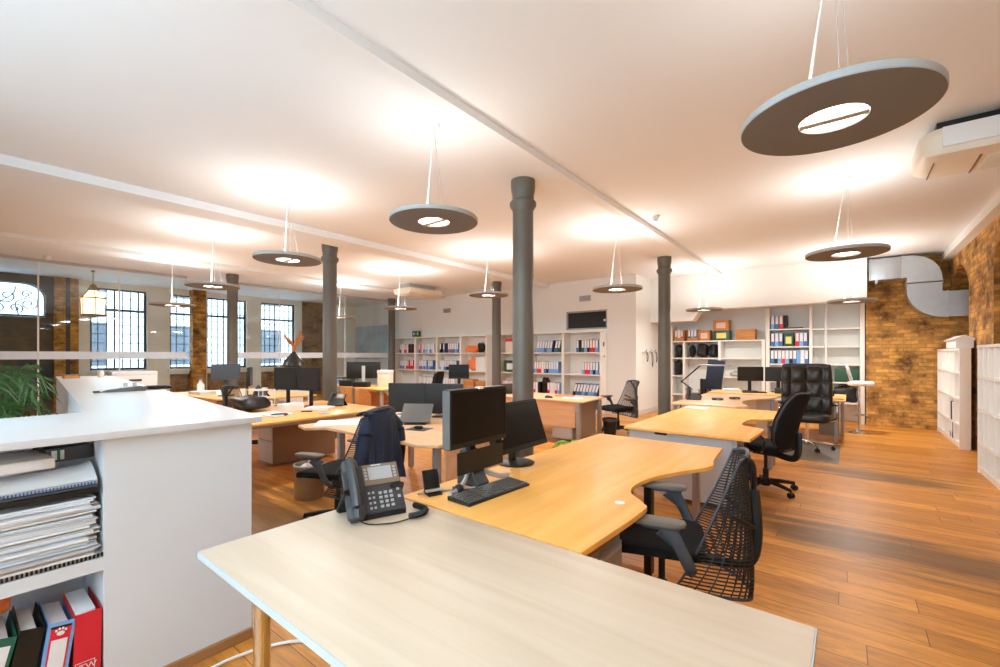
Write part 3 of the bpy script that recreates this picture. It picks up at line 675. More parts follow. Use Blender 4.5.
# far middle desk
t = desk('desk', 'far desk behind the paired monitors, carrying green trays', [(-8.1,6.3),(-6.2,6.3),(-6.2,7.0),(-8.1,7.0)], BEECHX, loc=(-7.1,6.6))
for x, y in ((-.85,-.25),(.8,-.25),(.8,.3),(-.85,.3)): leg(t,x,y,mat=GREYL)
# orange cabinet under far-left desk
t = thing('cabinet', 'orange wooden drawer cabinet under the far desk, beside the dark column', 'cabinet', (-11.4,7.6,0))
obj('body', B(-.5,.5,-.25,.25,.0,.62), KRAFT, t, bevel=.005)
for i in range(2): dr = obj('drawer', B(-.48+.5*i,-.02+.5*i,-.265,-.25,.05,.58), KRAFT, t, bevel=.003); obj('knob', MB().sq((-.25+.5*i,-.275,.45),(.03,.03,.03),1,1,10,6), DARK, dr)
t = thing('box', 'orange wooden crate on the floor beneath the far monitor desk', 'box', (-9.45,7.2,0))
obj('body', B(-.4,.3,-.22,.22,0,.48), KRAFT, t, bevel=.004); obj('flap', MB().prism([(-.24,.48),(-.3,.54),(-.28,.55),(-.22,.49)],-.4,.3,'x'), KRAFT, t); obj('strap', B(-.42,-.405,-.06,.0,.0,.50), BLACK, t)

# ------------------------------------------------------------------ reception counter
t = thing('reception_counter', 'white L-shaped reception counter with an open cubby at its near end', 'counter', (-2.5,1.02,0))
# local: near face at x=0, near right corner y=0
L_ = 6.6; k = -.083
def wing(y, x): return y - k*-x
top = [(.06,.03),(.06,-3.0),(-.88,-3.0),(-.90,-.52),(-6.9,.03),(-6.5,.60)]
obj('counter_top', MB().prism(top, 1.145, 1.175), WTOP, t, bevel=.003)
m = MB(); m.box(-.9,0,-.595,0,0,1.145)
obj('end_block', m, WHITE, t)
m = MB(); m.prism([(-.9,-.5),(-.9,.06),(-6.5,.52),(-6.85,.03)], 0, 1.144); obj('long_wing', m, WHITE, t)
m = MB(); m.box(-.9,-.42,-3.0,-.595,0,1.145); obj('back_panel', m, WHITE, t)
m = MB(); m.box(-.42,0,-3.0,-.595,.58,.635); m.box(-.42,0,-3.0,-.595,.0,.12); m.box(-.42,0,-1.5,-1.46,.635,1.145); m.box(-.42,0,-1.5,-1.46,.12,.58); obj('shelf', m, WHITE, t)
obj('skirting', B(.0,.018,-.595,.0,0,.05), WOODEDGE, t); obj('skirting', B(-.9,.018,.0,.018,0,.05), WOODEDGE, t)
# ------------------------------------------------------------------ bookcases
def bookcase(label, x, y, w, d, h, shelves, group=None, th=.035, back=True, rz=0, cols=1, name='bookcase', mat=None, base=.06):
    # local: front at y=0 looking to -y, x from 0 to w
    mat = mat or SHELF
    t = thing(name, label, 'bookcase', (x,y,0), rz, group)
    for i in range(cols+1):
        xx = i*(w-th)/cols; zz = 0 if i in (0, cols) else base
        obj('side_panel' if i in (0, cols) else 'divider', B(xx,xx+th,0,d,zz,h-.035 if i not in (0,cols) else h-.035), mat, t, bevel=.002)
    obj('top_board', B(0,w,-.004,d,h-.035,h), mat, t, bevel=.002)
    obj('plinth', B(th,w-th,.02,.04,0,base), mat, t)
    for z in [base]+shelves:
        obj('shelf', B(th,w-th,.003,d-.012,z,z+.032), mat, t)
    if back: obj('back_panel', B(th,w-th,d-.012,d,base,h-.035), mat, t)
    return t
BAYL = ['first bay from the left of the long far bookcase','second bay of the long far bookcase','third bay of the long far bookcase','fourth bay of the long far bookcase']
SHZ = [.40,.97,1.54]
bc = bookcase('white open bookcase at the left end of the far row, by the dark column', -12.98, 10.22, 1.088, .35, 2.12, SHZ, 'white bookcases along the back wall')
for i, l in enumerate(['white open bookcase second from the left in the far row', 'white open bookcase third from the left in the far row', 'white open bookcase with orange bags and white box, fourth in the far row']):
    dup(bc, l, (-12.98+1.092*(i+1), 10.22, 0))
for i, l in enumerate(['white bookcase half hidden by the nearest column, green box inside', 'white bookcase of leaning blue files, right of the nearest column', 'white bookcase at the right end, under the dark wall hatch']):
    dup(bc, l, (-8.14+1.092*i, 10.22, 0))

_bm = {}
COLS = {'blue': BLUE, 'light blue': LBLUE, 'red': RED, 'green': GREEN, 'black': BLACK, 'maroon': BURG, 'white': PAPER, 'navy': NAVY, 'orange': KRAFT}
def file_proto(c, lab=True, w=.072, h=.315, d=.27):
    key = (c, lab, w, h, d)
    if key not in _bm:
        m = MB(); m.box(-w/2,-w/2+.003,0,d,0,h); m.box(w/2-.003,w/2,0,d,0,h); m.box(-w/2+.003,w/2-.003,0,.003,0,h)
        m.mi = 1; m.box(-w/2+.003,w/2-.012,.004,d-.02,.006,h-.02)
        a = m.mesh('cover', [COLS[c], PAPER])
        b = B(-w/2+.008,w/2-.008,-.0018,-.0002,h*.36,h*.97).mesh('spine_label', [PAPER])
        c2 = MB().tube([(.011*math.cos(2*PI*i/12), -.001, h*.2+.011*math.sin(2*PI*i/12)) for i in range(12)], .0022, 4, closed=True).mesh('finger_ring', [CHROME])
        _bm[key] = (a, b, c2)
    return _bm[key]
def lever_file(c, label, loc, rz=0, lean=0, group=None, lab=True, ring=True, w=.072, h=.315, d=.27):
    t = thing('lever_arch_file', label, 'file', loc, 0, group); t.rotation_euler = (0, lean, rz)
    a, b, c2 = file_proto(c, lab, w, h, d)
    obj('cover', a, None, t)
    if lab: obj('spine_label', b, None, t)
    if ring: obj('finger_ring', c2, None, t)
    return t
def row(where, grp, x, y, z, spec, lean=0, pitch=.078, rz=0, ring=False):
    # spec: colour names from left to right; an upper-case name has no white spine label; '-' leaves a gap
    n = 0
    s = spec.split(',')
    for i, c in enumerate(s):
        if c == '-': continue
        lab = not c.isupper(); c = c.lower(); n += 1
        px = x + pitch*i*math.cos(rz) ; py = y + pitch*i*math.sin(rz)
        full = c if lab else 'plain '+c
        lz = .036*math.sin(abs(lean)) if lean else 0
        lever_file(c, '%s file, %s from the left, %s' % (full, ORD[n-1], where), (px, py, z+lz+.001), rz, lean, grp, lab, ring)
bx = lambda i: -12.98+1.092*i
YB = 10.25
L1, L2, L3, L4 = 'top shelf', 'second shelf', 'third shelf', 'bottom shelf'
Z = {1: 1.574, 2: 1.004, 3: .434, 4: .094}
# long far bookcase
row('top shelf, far bookcase by the dark column','files by the dark column, top',bx(0)+.28,YB,Z[1],'black,white,WHITE,red,red,white,BLACK,MAROON,MAROON')
row('second shelf, far bookcase by the dark column','files by the dark column, second shelf',bx(0)+.30,YB,Z[2],'blue,light blue,red,white,blue,red,RED,red,red')
row('top shelf, second bookcase of the far row','files on the second bookcase, top',bx(1)+.20,YB,Z[1],'blue,RED,white,blue,light blue,light blue,white,blue,light blue,white')
row('second shelf, second bookcase of the far row','files on the second bookcase, second shelf',bx(1)+.22,YB,Z[2],'blue,red,light blue,blue,light blue,BLUE,light blue,blue,blue')
row('third shelf, second bookcase of the far row','files on the second bookcase, third shelf',bx(1)+.22,YB,Z[3],'white,light blue,red,white,blue,white,light blue,white,black')
row('top shelf, third bookcase of the far row','files on the third bookcase, top',bx(2)+.16,YB,Z[1],'black,-,blue,NAVY,NAVY,blue,red,blue,blue,light blue,blue')
row('second shelf, third bookcase of the far row','files on the third bookcase, second shelf',bx(2)+.16,YB,Z[2],'light blue,white,light blue,blue,navy,black,white,blue,light blue,blue')
row('third shelf, third bookcase of the far row','files on the third bookcase, third shelf',bx(2)+.20,YB,Z[3],'white,white,light blue,white,red,blue,white,white')
# right-hand white bookcases
cx = lambda i: -8.14+1.092*i
row('third shelf, bookcase left of the nearest column','files left of the nearest column',cx(0)+.18,YB,Z[3],'red,white,black,white,red,black,white')
row('top shelf, bookcase right of the nearest column','leaning files right of the nearest column, top',cx(1)+.26,YB,Z[1],'light blue,light blue,light blue,blue,light blue,light blue,NAVY,blue,green', lean=.20, pitch=.083)
row('second shelf, bookcase right of the nearest column','files right of the nearest column, second shelf',cx(1)+.12,YB,Z[2],'navy,light blue,red,red,white,blue,navy,light blue,light blue,light blue,light blue')
row('third shelf, bookcase right of the nearest column','files right of the nearest column, third shelf',cx(1)+.16,YB,Z[3],'red,white,BLACK,-,-,-,red,white,white,red,light blue')
row('top shelf, bookcase below the wall hatch','files below the wall hatch, top',cx(2)+.42,YB,Z[1],'blue,BLACK,green,light blue,black,red,red,light blue')
row('second shelf, bookcase below the wall hatch','files below the wall hatch, second shelf',cx(2)+.58,YB,Z[2],'light blue,red,red,light blue,navy,light blue')
row('third shelf, bookcase below the wall hatch','leaning files below the wall hatch, third shelf',cx(2)+.30,YB,Z[3],'black,blue,blue,light blue,blue,light blue,light blue,blue', lean=.30, pitch=.088)
row('bottom shelf, bookcase below the wall hatch','files below the wall hatch, bottom',cx(2)+.55,YB,Z[4]-.0,'light blue,blue,light blue,blue,light blue')
for o in [o for o in bpy.data.objects if o.get('group') == 'files below the wall hatch, bottom']: o.scale.z = .92
def box_thing(name, label, cat, loc, size, mat, rz=0, lid=None, group=None, labelm=None):
    t = thing(name, label, cat, loc, rz, group); a, b, c = size
    obj('body', B(-a/2,a/2,-b/2,b/2,0,c*(.8 if lid else 1)), mat, t, bevel=.004)
    if lid: obj('lid', B(-a/2-.006,a/2+.006,-b/2-.006,b/2+.006,c*.8,c), lid, t, bevel=.004)
    if labelm: obj('paper_label', B(-a*.3,a*.3,-b/2-(.009 if lid else .003),-b/2-.0005,c*.2,c*.75), labelm, t)
    return t
def bag(name, label, cat, loc, size, mat, rz=0, seed=0, top=True):
    t = thing(name, label, cat, loc, rz); rnd = random.Random(seed); ph = [rnd.uniform(0,6) for _ in range(6)]
    m = MB().sq((0,0,size[2]/2), size, .6, .6, 28, 16, lambda q: q*(1+.10*math.sin(q.x*31/size[0]*.3+ph[0])*math.sin(q.y*23/size[1]*.3+ph[1])+.10*math.sin(q.z*19/size[2]*.4+ph[2]+q.x*9)))
    mn = min(v.co.z for v in m.bm.verts)
    for v in m.bm.verts: v.co.z -= mn
    obj('body', m, mat, t, smooth=True)
    h = size[2]*.95
    obj('handle', MB().tube(smooth_poly([(-size[0]*.2,0,h*.9),(-size[0]*.12,.01,h*1.12),(size[0]*.12,.01,h*1.12),(size[0]*.2,0,h*.9)]), .008, 6), mat, t, smooth=True)
    return t
YM = 10.38
box_thing('storage_box', 'dark green box with a white label, shelf left of the nearest column', 'box', (cx(0)+.42,YM,Z[2]), (.52,.2,.34), GREENB, lid=GREENB, labelm=PAPER)
box_thing('storage_box', 'cream box with red top, above the dark green box', 'box', (cx(0)+.42,YM,Z[1]), (.42,.2,.40), CREAM, lid=RED)
box_thing('storage_box', 'white box with dark handle slot beside the orange bag, far bookcase', 'box', (bx(3)+.80,YM,Z[2]), (.38,.22,.42), WPLAS, labelm=None)
bag('bag', 'orange bag squeezed beside a white box on the far bookcase', 'bag', (bx(3)+.42,YM,Z[2]), (.34,.22,.42), ORANGE, seed=3)
bag('bag', 'orange packet lying low on the top shelf of the far bookcase', 'bag', (bx(3)+.40,YM,Z[1]), (.55,.2,.2), ORANGE, seed=5)
t = bag('bag', 'small black bag standing behind the orange packet', 'bag', (bx(3)+.80,YM-.02,Z[1]), (.24,.2,.30), BLACK, seed=8)
box_thing('storage_box', 'orange pine box on the third shelf of the far bookcase, left one', 'box', (bx(3)+.32,YM,Z[3]), (.40,.22,.30), KRAFT, lid=KRAFT)
box_thing('storage_box', 'orange pine box on the third shelf of the far bookcase, right one', 'box', (bx(3)+.78,YM,Z[3]), (.36,.22,.26), KRAFT, lid=KRAFT)
bag('bag', 'black rucksack on the third shelf, right of the nearest column', 'bag', (cx(1)+.475,YM-.02,Z[3]), (.19,.2,.40), BLACK, seed=11)
box_thing('paper_pile', 'pale yellow pad lying across the files below the hatch', 'paper', (cx(2)+.66,YM-.02,Z[1]+.318), (.36,.2,.03), CREAM)

# ------------------------------------------------------------------ alcove shelving (built wall to wall)
YA = 12.3
def shelving(label, loc, boards, uprights, d=.40, mat=SHELF):
    t = thing('shelving_unit', label, 'shelving', loc)
    for x, z0, z1, w in uprights: obj('upright', B(x-w/2,x+w/2,0,d,z0,z1), mat, t, bevel=.003)
    for x0, x1, z in boards: obj('shelf', B(x0,x1,.004,d,z-.03,z), mat, t)
    return t
t = shelving('built-in cream shelving in the left half of the alcove, crates on top', (-3.78,YA,0),
  [(.03,2.20,1.875),(.03,.30,1.425),(.35,1.17,1.425),(1.23,2.20,1.425),(.03,.30,.95),(1.23,2.20,.955),(.03,.30,.45),(.35,2.20,.45)],
  [(.0,0,2.3,.06),(.325,0,1.845,.05),(1.2,0,1.845,.06),(2.17,0,1.87,.07)])
t = shelving('built-in cream shelving in the right half of the alcove, rows of files', (-1.53,YA,0),
  [(.05,.83,2.12),(.05,.83,1.705),(.05,.83,1.295),(.05,.83,.88),(.05,.83,.45),(.89,1.73,2.10),(.89,1.73,1.70),(.89,1.73,1.30),(.89,1.73,.90),(.89,1.73,.45)],
  [(.01,0,2.62,.08),(.86,0,2.62,.06),(1.77,0,2.62,.08)])
obj('conduit', MB().cyl((1.14,-.02,.9),(1.14,-.02,2.62),.022,.022,12), WPLAS, t, smooth=True)
row('top shelf, right half of the alcove','alcove files, top shelf',-1.42,YA+.05,2.121,'light blue,blue,red,BLACK', pitch=.085)
row('left part of the second shelf, right alcove half','alcove files, second shelf left',-1.42,YA+.05,1.706,'blue,light blue,blue', pitch=.082)
row('right part of the second shelf, right alcove half','alcove files, second shelf right',-.93,YA+.05,1.706,'red,light blue,blue', pitch=.078)
row('third shelf, right half of the alcove','alcove files, third shelf',-1.43,YA+.05,1.297,'blue,navy,light blue,red,light blue,black,blue,LIGHT BLUE,white,blue', pitch=.075)
box_thing('crate', 'dark green crate with yellow notes between the alcove files', 'crate', (-1.10,YA+.18,1.708), (.19,.26,.30), GREENB, labelm=YELL)
box_thing('tablet', 'flat black and white booklet on the top alcove shelf', 'booklet', (-.98,YA+.16,2.121), (.30,.2,.04), BLACK, lid=PAPER)
box_thing('crate', 'dark green crate low in the right alcove bay, behind the chrome stool', 'crate', (-.03,YA+.18,.901), (.42,.26,.30), GREENB)
bag('bag', 'black bag under the dark green crate in the right alcove bay', 'bag', (-.08,YA+.18,.451), (.46,.26,.36), BLACK, seed=4)
# crates along the top of the left half
def open_crate(label, loc, size, files):
    t = thing('wooden_crate', label, 'crate', loc); a, b, c = size
    m = MB(); m.box(-a/2,a/2,-b/2,b/2,0,.015); m.box(-a/2,-a/2+.015,-b/2,b/2,.015,c); m.box(a/2-.015,a/2,-b/2,b/2,.015,c); m.box(-a/2,a/2,b/2-.015,b/2,.015,c); m.box(-a/2,a/2,-b/2,-b/2+.015,.015,c*.28)
    obj('body', m, KRAFT, t)
    for i, cc in enumerate(files): lever_file(cc, '%s file in the pine crate %s the alcove corner, %s from left' % (cc, 'nearest' if files[0] == 'orange' else 'second from', ORD[i]), (loc[0]-a/2+.06+.076*i, loc[1]-b/2+.03, loc[2]+.016), 0, 0, None, True, False, .07, .28, .2)
open_crate('open pine crate of files at the left end of the alcove top shelf', (-3.585,YA+.16,1.876), (.285,.3,.30), ['orange','white','red'])
open_crate('open pine crate of blue files, second along the alcove top shelf', (-3.24,YA+.16,1.876), (.29,.3,.30), ['black','light blue','blue'])
box_thing('wooden_crate', 'pine crate with pink paper front on the alcove shelf, lower one', 'crate', (-2.95,YA+.16,1.876), (.27,.3,.27), KRAFT, labelm=PINKP)
box_thing('crate', 'dark green crate with yellow label on the alcove top shelf', 'crate', (-2.54,YA+.16,1.876), (.38,.3,.25), GREENB, labelm=YELL)
box_thing('wooden_crate', 'pine crate with pink paper front, on top of the green crate', 'crate', (-2.55,YA+.16,2.127), (.36,.3,.27), KRAFT, labelm=PINKP)
box_thing('wooden_crate', 'plain pine box alone on the right of the alcove top shelf', 'crate', (-2.0,YA+.16,1.876), (.42,.3,.27), KRAFT)
for i, (x, z, s, lb) in enumerate([(-3.02,1.426,(.26,.24,.33),'black cable heap on the alcove shelf, left of the leaning one'),(-2.76,1.426,(.22,.24,.32),'black cable bag on the alcove shelf, right one'),(-3.62,1.426,(.17,.24,.33),'black bag in the narrow alcove cubby, upper one'),(-3.62,.951,(.17,.24,.36),'black bag in the narrow alcove cubby, lower one'),(-3.28,1.426,(.13,.26,.34),'thin black pouch at the left of the wide alcove shelf')]):
    bag('bag', lb, 'bag', (x,YA+.18,z+.003), s, BLACK, seed=20+i)
bag('bowl_of_cables', 'small coil of grey cable on the middle alcove shelf', 'cable', (-2.25,YA+.16,.956), (.22,.2,.12), GREY, seed=31)

# ------------------------------------------------------------------ shelving on the right brick wall
t = bookcase('low white pigeonhole unit by the brick corner, white box on top', 1.385, 12.2, 2.2, .13, 1.61, [.36,.78,1.20], None, .03, True, -PI/2, 5, 'pigeonhole_unit')
row('bottom row of the low pigeonhole unit','files in the low pigeonhole unit, bottom',1.39,11.0,.093,'black,white,blue,NAVY,white', pitch=-.105, rz=-PI/2)
for o in [o for o in bpy.data.objects if o.get('group') == 'files in the low pigeonhole unit, bottom']: o.scale = (1,.4,.83); o.location.y = 10.82-.075*abs(o.location.y-11.0)/.105; o.location.x = 1.39
lever_file('black', 'black file in the middle row of the low pigeonhole unit', (1.39,10.75,.394), -PI/2, 0, None, False, False, d=.10)
lever_file('white', 'white file beside the black one, middle pigeonhole row', (1.39,10.62,.394), -PI/2, 0, None, False, False, d=.10)
t = bookcase('tall white pigeonhole unit cut by the right edge of the photo', 1.30, 8.22, 1.9, .27, 1.625, [.37,.79,1.20], None, .03, True, -PI/2, 7, 'pigeonhole_unit')
t = thing('storage_box', 'white cardboard box with a pitched lid on the low pigeonhole unit', 'box', (1.46,10.55,1.613))
obj('body', B(-.10,.10,-.45,.45,0,.12), WPLAS, t, bevel=.004); obj('lid', MB().prism([(-.12,.12),(.12,.12),(.10,.16),(.0,.21),(-.14,.135)], -.47, .47, 'y'), WPLAS, t)

# ------------------------------------------------------------------ ceiling and wall fittings
t = thing('air_conditioner', 'white ceiling air conditioner at the upper right, cut by the frame', 'air conditioner', (.5,5.57,3.19))
m = MB(); prof = [(0,.03),(.02,.0),(.16,-.02),(.60,-.02),(.72,.03),(.74,.16),(.70,.24),(.06,.24),(-.01,.17)]
R_ = []
for xx, sy, sz in ((-.02,.62,.55),(-.005,.78,.72),(.03,.90,.87),(.08,.97,.96),(.15,1,1),(1.02,1,1)): R_.append([m.v((xx,(y-.37)*sy,.11+(z-.11)*sz)) for y, z in prof])
for a_, b_ in zip(R_, R_[1:]):
    for j in range(len(prof)): m.f([a_[j], a_[(j+1)%9], b_[(j+1)%9], b_[j]])
m.f(R_[0][::-1]); m.f(R_[-1]); obj('body', m, CREAM, t, smooth=True)
obj('front_panel', B(.12,1.0,-.392,-.378,.05,.215), WPLAS, t, bevel=.004)
g = MB()
for i in range(11): g.box(.42,1.0,-.19+.036*i,-.175+.036*i,-.032,-.022)
obj('grille', g, CREAM, t); obj('seam', B(.36,.375,-.22,.24,-.026,-.019), BROWNP, t); obj('seam', B(.08,.09,-.22,.24,-.024,-.019), BROWNP, t)
obj('hanger', B(.1,.9,-.25,.25,.24,.31), BLACK, t)
t = thing('air_conditioner', 'cream ceiling air unit in the middle distance, above a pendant lamp', 'air conditioner', (-9.75,8.5,3.2))
obj('body', MB().prism([(-.35,.04),(-.25,-.02),(.3,0),(.38,.06),(.38,.17),(-.35,.17)], -.6, .6, 'y'), CREAM, t, bevel=.02); obj('hanger', B(-.2,.2,-.5,.5,.17,.3), GREYL, t); obj('grille', B(-.2,.2,-.5,.1,-.03,-.012), WPLAS, t)
# galvanised duct snaking through the arch
t = thing('duct', 'galvanised S-shaped air duct high on the brick end wall', 'duct', (.33,11.8,3.0))
y0, y1 = .0, .36
obj('straight_run', B(0,.52,y0,y1,.03,.46), STEEL, t, bevel=.004)
up = [(.52,.46),(.60,.46)]+[(.60+.48*math.sin(a), -.02+.48*math.cos(a)) for a in [PI/2*i/14 for i in range(15)]]+[(1.08,-.08),(.58,-.08),(.58,.03),(.52,.03)]
obj('upper_elbow', MB().prism(up, y0, y1, 'y'), STEEL, t)
lo = [(1.08,-.10),(.58,-.10)]+[(1.12-.54*math.cos(a), -.22-.55*math.sin(a)) for a in [PI/2*i/14 for i in range(15)]]+[(1.16,-.77),(1.16,-.28),(1.08,-.28)]
obj('lower_elbow', MB().prism(lo, y0, y1, 'y'), STEEL, t)
obj('straight_run', B(1.16,1.70,y0,y1,-.765,-.285), STEEL, t)
fl = MB(); fl.box(.565,1.095,y0-.014,y1,-.12,-.10); fl.box(.565,1.095,y0-.014,y1,-.08,-.06); fl.box(.505,.525,y0-.014,y1,.015,.475); fl.box(1.145,1.165,y0-.014,y1,-.78,-.27); fl.box(.26,.275,y0-.01,y1,.02,.47); fl.box(.02,.035,y0-.01,y1,.02,.47)
obj('flange', fl, GREYL, t)
obj('bracket', B(.1,.14,.0,.34,-.04,.03), STEEL, t)
# wall vents, hatch, sign, picture, hooks
for lb, x in (('small grey wall vent above the long far bookcase', -10.65), ('small grey wall vent above the dark hatch', -5.48)):
    t = thing('wall_vent', lb, 'vent', (x,10.565,2.93)); obj('frame', B(-.17,.17,-.002,.014,0,.15), GREYL, t); g = MB()
    for i in range(5): g.box(-.15,.15,-.010,-.003,.015+.026*i,.03+.026*i)
    obj('slat', g, GREY, t)
t = thing('wall_hatch', 'dark glazed hatch in the white wall over the right bookcase', 'hatch', (-6.06,10.6,2.18))
fr = MB(); fr.box(0,.04,0,.06,0,.5); fr.box(1.16,1.2,0,.06,0,.5); fr.box(.04,1.16,0,.06,0,.04); fr.box(.04,1.16,0,.06,.46,.5); obj('frame', fr, GREY, t); obj('pane', B(.04,1.16,.03,.04,.04,.46), SCREENB, t); obj('latch', B(1.10,1.14,-.02,.028,.2,.25), WPLAS, t)
t = thing('exit_sign', 'small green exit sign standing above the far bookcase', 'sign', (-12.15,10.5,2.16)); obj('panel', B(-.2,.2,0,.03,0,.2), GREEN, t)
m = MB(); m.box(-.14,-.02,-.004,0,.085,.115); m.prism([(-.17,.10),(-.10,.16),(-.10,.04)], -.004, 0, 'y'); m.sq((.10,-.002,.165),(.04,.004,.04),1,1,10,6); m.prism([(.06,.14),(.14,.14),(.12,.09),(.16,.05),(.13,.04),(.09,.08),(.04,.05),(.05,.1)], -.004, 0, 'y'); obj('symbol', m, WPLAS, t)
obj('bracket', B(-.02,.02,.03,.08,.05,.2), WPLAS, t)
t = thing('picture', 'large misty blue picture of masts on the back wall behind the glass', 'picture', (-14.9,10.55,1.34)); obj('canvas', B(-1.05,1.05,0,.03,0,1.32), POSTER, t)
m = MB(); m.prism([(-.1,.2),(-.06,.2),(-.28,1.15),(-.30,1.15)], -.004, -.001, 'y'); m.prism([(.05,.2),(.09,.2),(-.3,1.12),(-.3,1.08)], -.004, -.001, 'y'); m.box(-.5,.5,-.004,-.001,.2,.23); m.prism([(-.55,.2),(.6,.2),(.4,.06),(-.4,.06)], -.004, -.001, 'y'); obj('pale_shape', m, GREYL, t)
t = thing('coat_hook_rail', 'dark coat hooks on the white return wall left of the alcove', 'coat hooks', (-4.085,11.4,1.55))
obj('rail', B(.0,.02,-.45,.45,.0,.05), PALE, t)
for y in (-.35,0,.35): obj('hook', MB().tube([(.02,y,.04),(.07,y,.02),(.08,y,.06),(.06,y,.09)], .010, 6), HOOKM, t)
for i, (y, h) in enumerate(((11.05,.28),(11.42,.42),(11.74,.30))):
    tt = thing('lanyard', 'dark strap hanging from the %s coat hook' % ('left','middle','right')[i], 'strap', (-4.0,y,1.58-h)); obj('strap', MB().tube(smooth_poly([(0,-.02,h),(.02,-.04,h*.5),(.01,0,.03),(.02,.04,h*.5),(0,.02,h)]), .008, 6), HOOKM, tt)
t = thing('notice', 'small dark notice on the white end panel of the right bookcase', 'notice', (-4.854,10.36,1.70)); obj('sheet', B(.0,.004,-.05,.05,0,.15), PAPER, t); obj('print', B(.004,.006,-.035,.035,.02,.13), DARK, t)
t = thing('wall_switch', 'small switch below the notice on the bookcase end', 'switch', (-4.854,10.38,1.42)); obj('plate', B(.0,.012,-.04,.04,0,.09), WPLAS, t); obj('rocker', B(.012,.018,-.015,.015,.025,.065), DARK, t)
for lb, x, y in (('white smoke detector beside the slim ceiling trunking', -2.18, 6.35), ('small dome detector on the ceiling near the glass wall', -12.7, 1.3)):
    t = thing('smoke_detector', lb, 'smoke detector', (x,y,3.42)); obj('base', MB().lathe([(.001,.06),(.06,.06),(.06,.08),(.001,.08)]), WPLAS, t); obj('sensor', MB().lathe([(.03,.0),(.045,.02),(.05,.06),(.001,.06)]), WPLAS, t, smooth=True)

# ------------------------------------------------------------------ lantern, plant, vase
t = thing('lantern', 'glowing antique brass lantern hanging behind the glass wall', 'lantern', (-14.0,2.19,2.38)); t.scale = (.86,.86,.98)
def hexp(r, z): return [(r*math.cos(PI/3*i), r*math.sin(PI/3*i), z) for i in range(6)]
g = MB().lathe([(.25,.07),(.265,.47),(.24,.50),(.10,.66)], seg=6); obj('glass_body', g, LANT, t)
m = MB()
for a, b in ((.07,.27),(.47,.285)): m.tube(hexp(b, a), .016, 6, closed=True)
for i in range(6):
    p = [hexp(.262,.07)[i], hexp(.278,.47)[i], hexp(.11,.66)[i]]; m.tube(p, .011, 5)
m.lathe([(.27,.03),(.28,.07),(.2,.05),(.05,.0)], seg=6); m.lathe([(.12,.65),(.13,.68),(.08,.76),(.05,.80),(.001,.82)], seg=6)
obj('frame', m, BRASS, t)
k = MB()
for i in range(8): z = .82+.04*i; k.tube([(.018*math.cos(2*PI*j/8)*(i%2), .018*math.cos(2*PI*j/8)*((i+1)%2), z+.025*math.sin(2*PI*j/8)) for j in range(8)], .005, 4, closed=True)
obj('chain', k, BRASS, t); obj('ceiling_hook', MB().cyl((0,0,1.1),(0,0,1.14),.04,.04,12), BRASS, t)
def frond_plant(name, label, loc, n, ln, rise, mat, seed, pot, leafw=.03, leaflen=.22, arch=.5):
    t = thing(name, label, 'plant', loc); r = random.Random(seed)
    obj('pot', MB().lathe([(pot*.7,0),(pot,.04),(pot*1.1,pot*1.6),(pot*1.05,pot*1.6),(pot*.9,pot*1.4),(.001,pot*1.4)]), DARK, t, smooth=True)
    h0 = pot*1.4
    for k in range(n):
        a = 2*PI*k/n+r.uniform(-.3,.3); L = ln*r.uniform(.75,1.1); m = MB(); R = rise*r.uniform(.7,1.1)
        P = [(Vector((math.cos(a)*L*t_, math.sin(a)*L*t_, h0+R*math.sin(min(1,t_*1.15)*PI*.62)-arch*L*t_*t_*.6))) for t_ in [i/12 for i in range(13)]]
        m.tube(P, [.009-.0055*i/12 for i in range(13)], 5)
        for i in range(3, 13):
            d = (P[i]-P[i-1]).normalized(); s = d.cross(Vector((0,0,1))).normalized()
            for sg in (-1, 1):
                e = leaflen*(1-.5*abs(i-7)/7); tip = P[i]+(s*sg*.8+d*.65).normalized()*e+Vector((0,0,-.05-.35*e)); mid = (P[i]+tip)/2+Vector((0,0,.03)); q = d*leafw
                vs = [m.v(P[i]), m.v(mid+q), m.v(tip), m.v(mid-q)]; m.f(vs)
                vs = [m.v(P[i]+Vector((0,0,.002))), m.v(mid+q+Vector((0,0,.002))), m.v(tip), m.v(mid-q+Vector((0,0,.002)))]; m.f(vs)
        obj('frond', m, mat, t)
    return t
frond_plant('palm_plant', 'leafy dark green palm behind the white counter at the left edge', (-6.0,.22,0), 17, .43, 1.18, LEAF, 2, .2, .016, .24)
frond_plant('floor_plant', 'bright green spiky plant on the floor behind the two black monitors', (-2.62,4.95,0), 11, .36, .34, LEAFL, 5, .09, .012, .16, .6)
t = thing('plinth', 'pale plinth under the black vase, behind the small monitors', 'plinth', (-10.0,5.0,0)); obj('body', B(-.25,.25,-.25,.25,0,1.09), WHITE, t, bevel=.004); obj('cap', B(-.28,.28,-.28,.28,1.09,1.12), WHITE, t)
t = thing('vase', 'black teardrop vase on a plinth before the windows', 'vase', (-10.0,5.0,1.12))
obj('body', MB().lathe([(.10,0),(.20,.05),(.245,.14),(.22,.23),(.13,.34),(.06,.42),(.04,.46),(.03,.46)], seg=36), PORC, t, smooth=True)
t2 = thing('driftwood_branch', 'orange coral-like branch standing in the black vase', 'branch', (-10.0,5.0,1.583)); m = MB()
r = random.Random(4)
for a, l, z in [(0,.3,.2),(1.2,.26,.3),(2.4,.3,.22),(3.3,.36,.26),(4.3,.26,.34),(5.3,.32,.22),(.7,.2,.42)]:
    e = Vector((math.cos(a)*l*.75, math.sin(a)*l*.75, z)); m.tube(smooth_poly([(0,0,0),(e.x*.25,e.y*.25,z*.6),tuple(e)]), [.03-.014*i/12 for i in range(13)], 6)
    for s in (-1,1): m.tube([tuple(e*.75), tuple(e+Vector((s*.05,s*-.04,.06)))], [.017,.010], 5)
obj('branch', m, CORAL, t2, smooth=True)
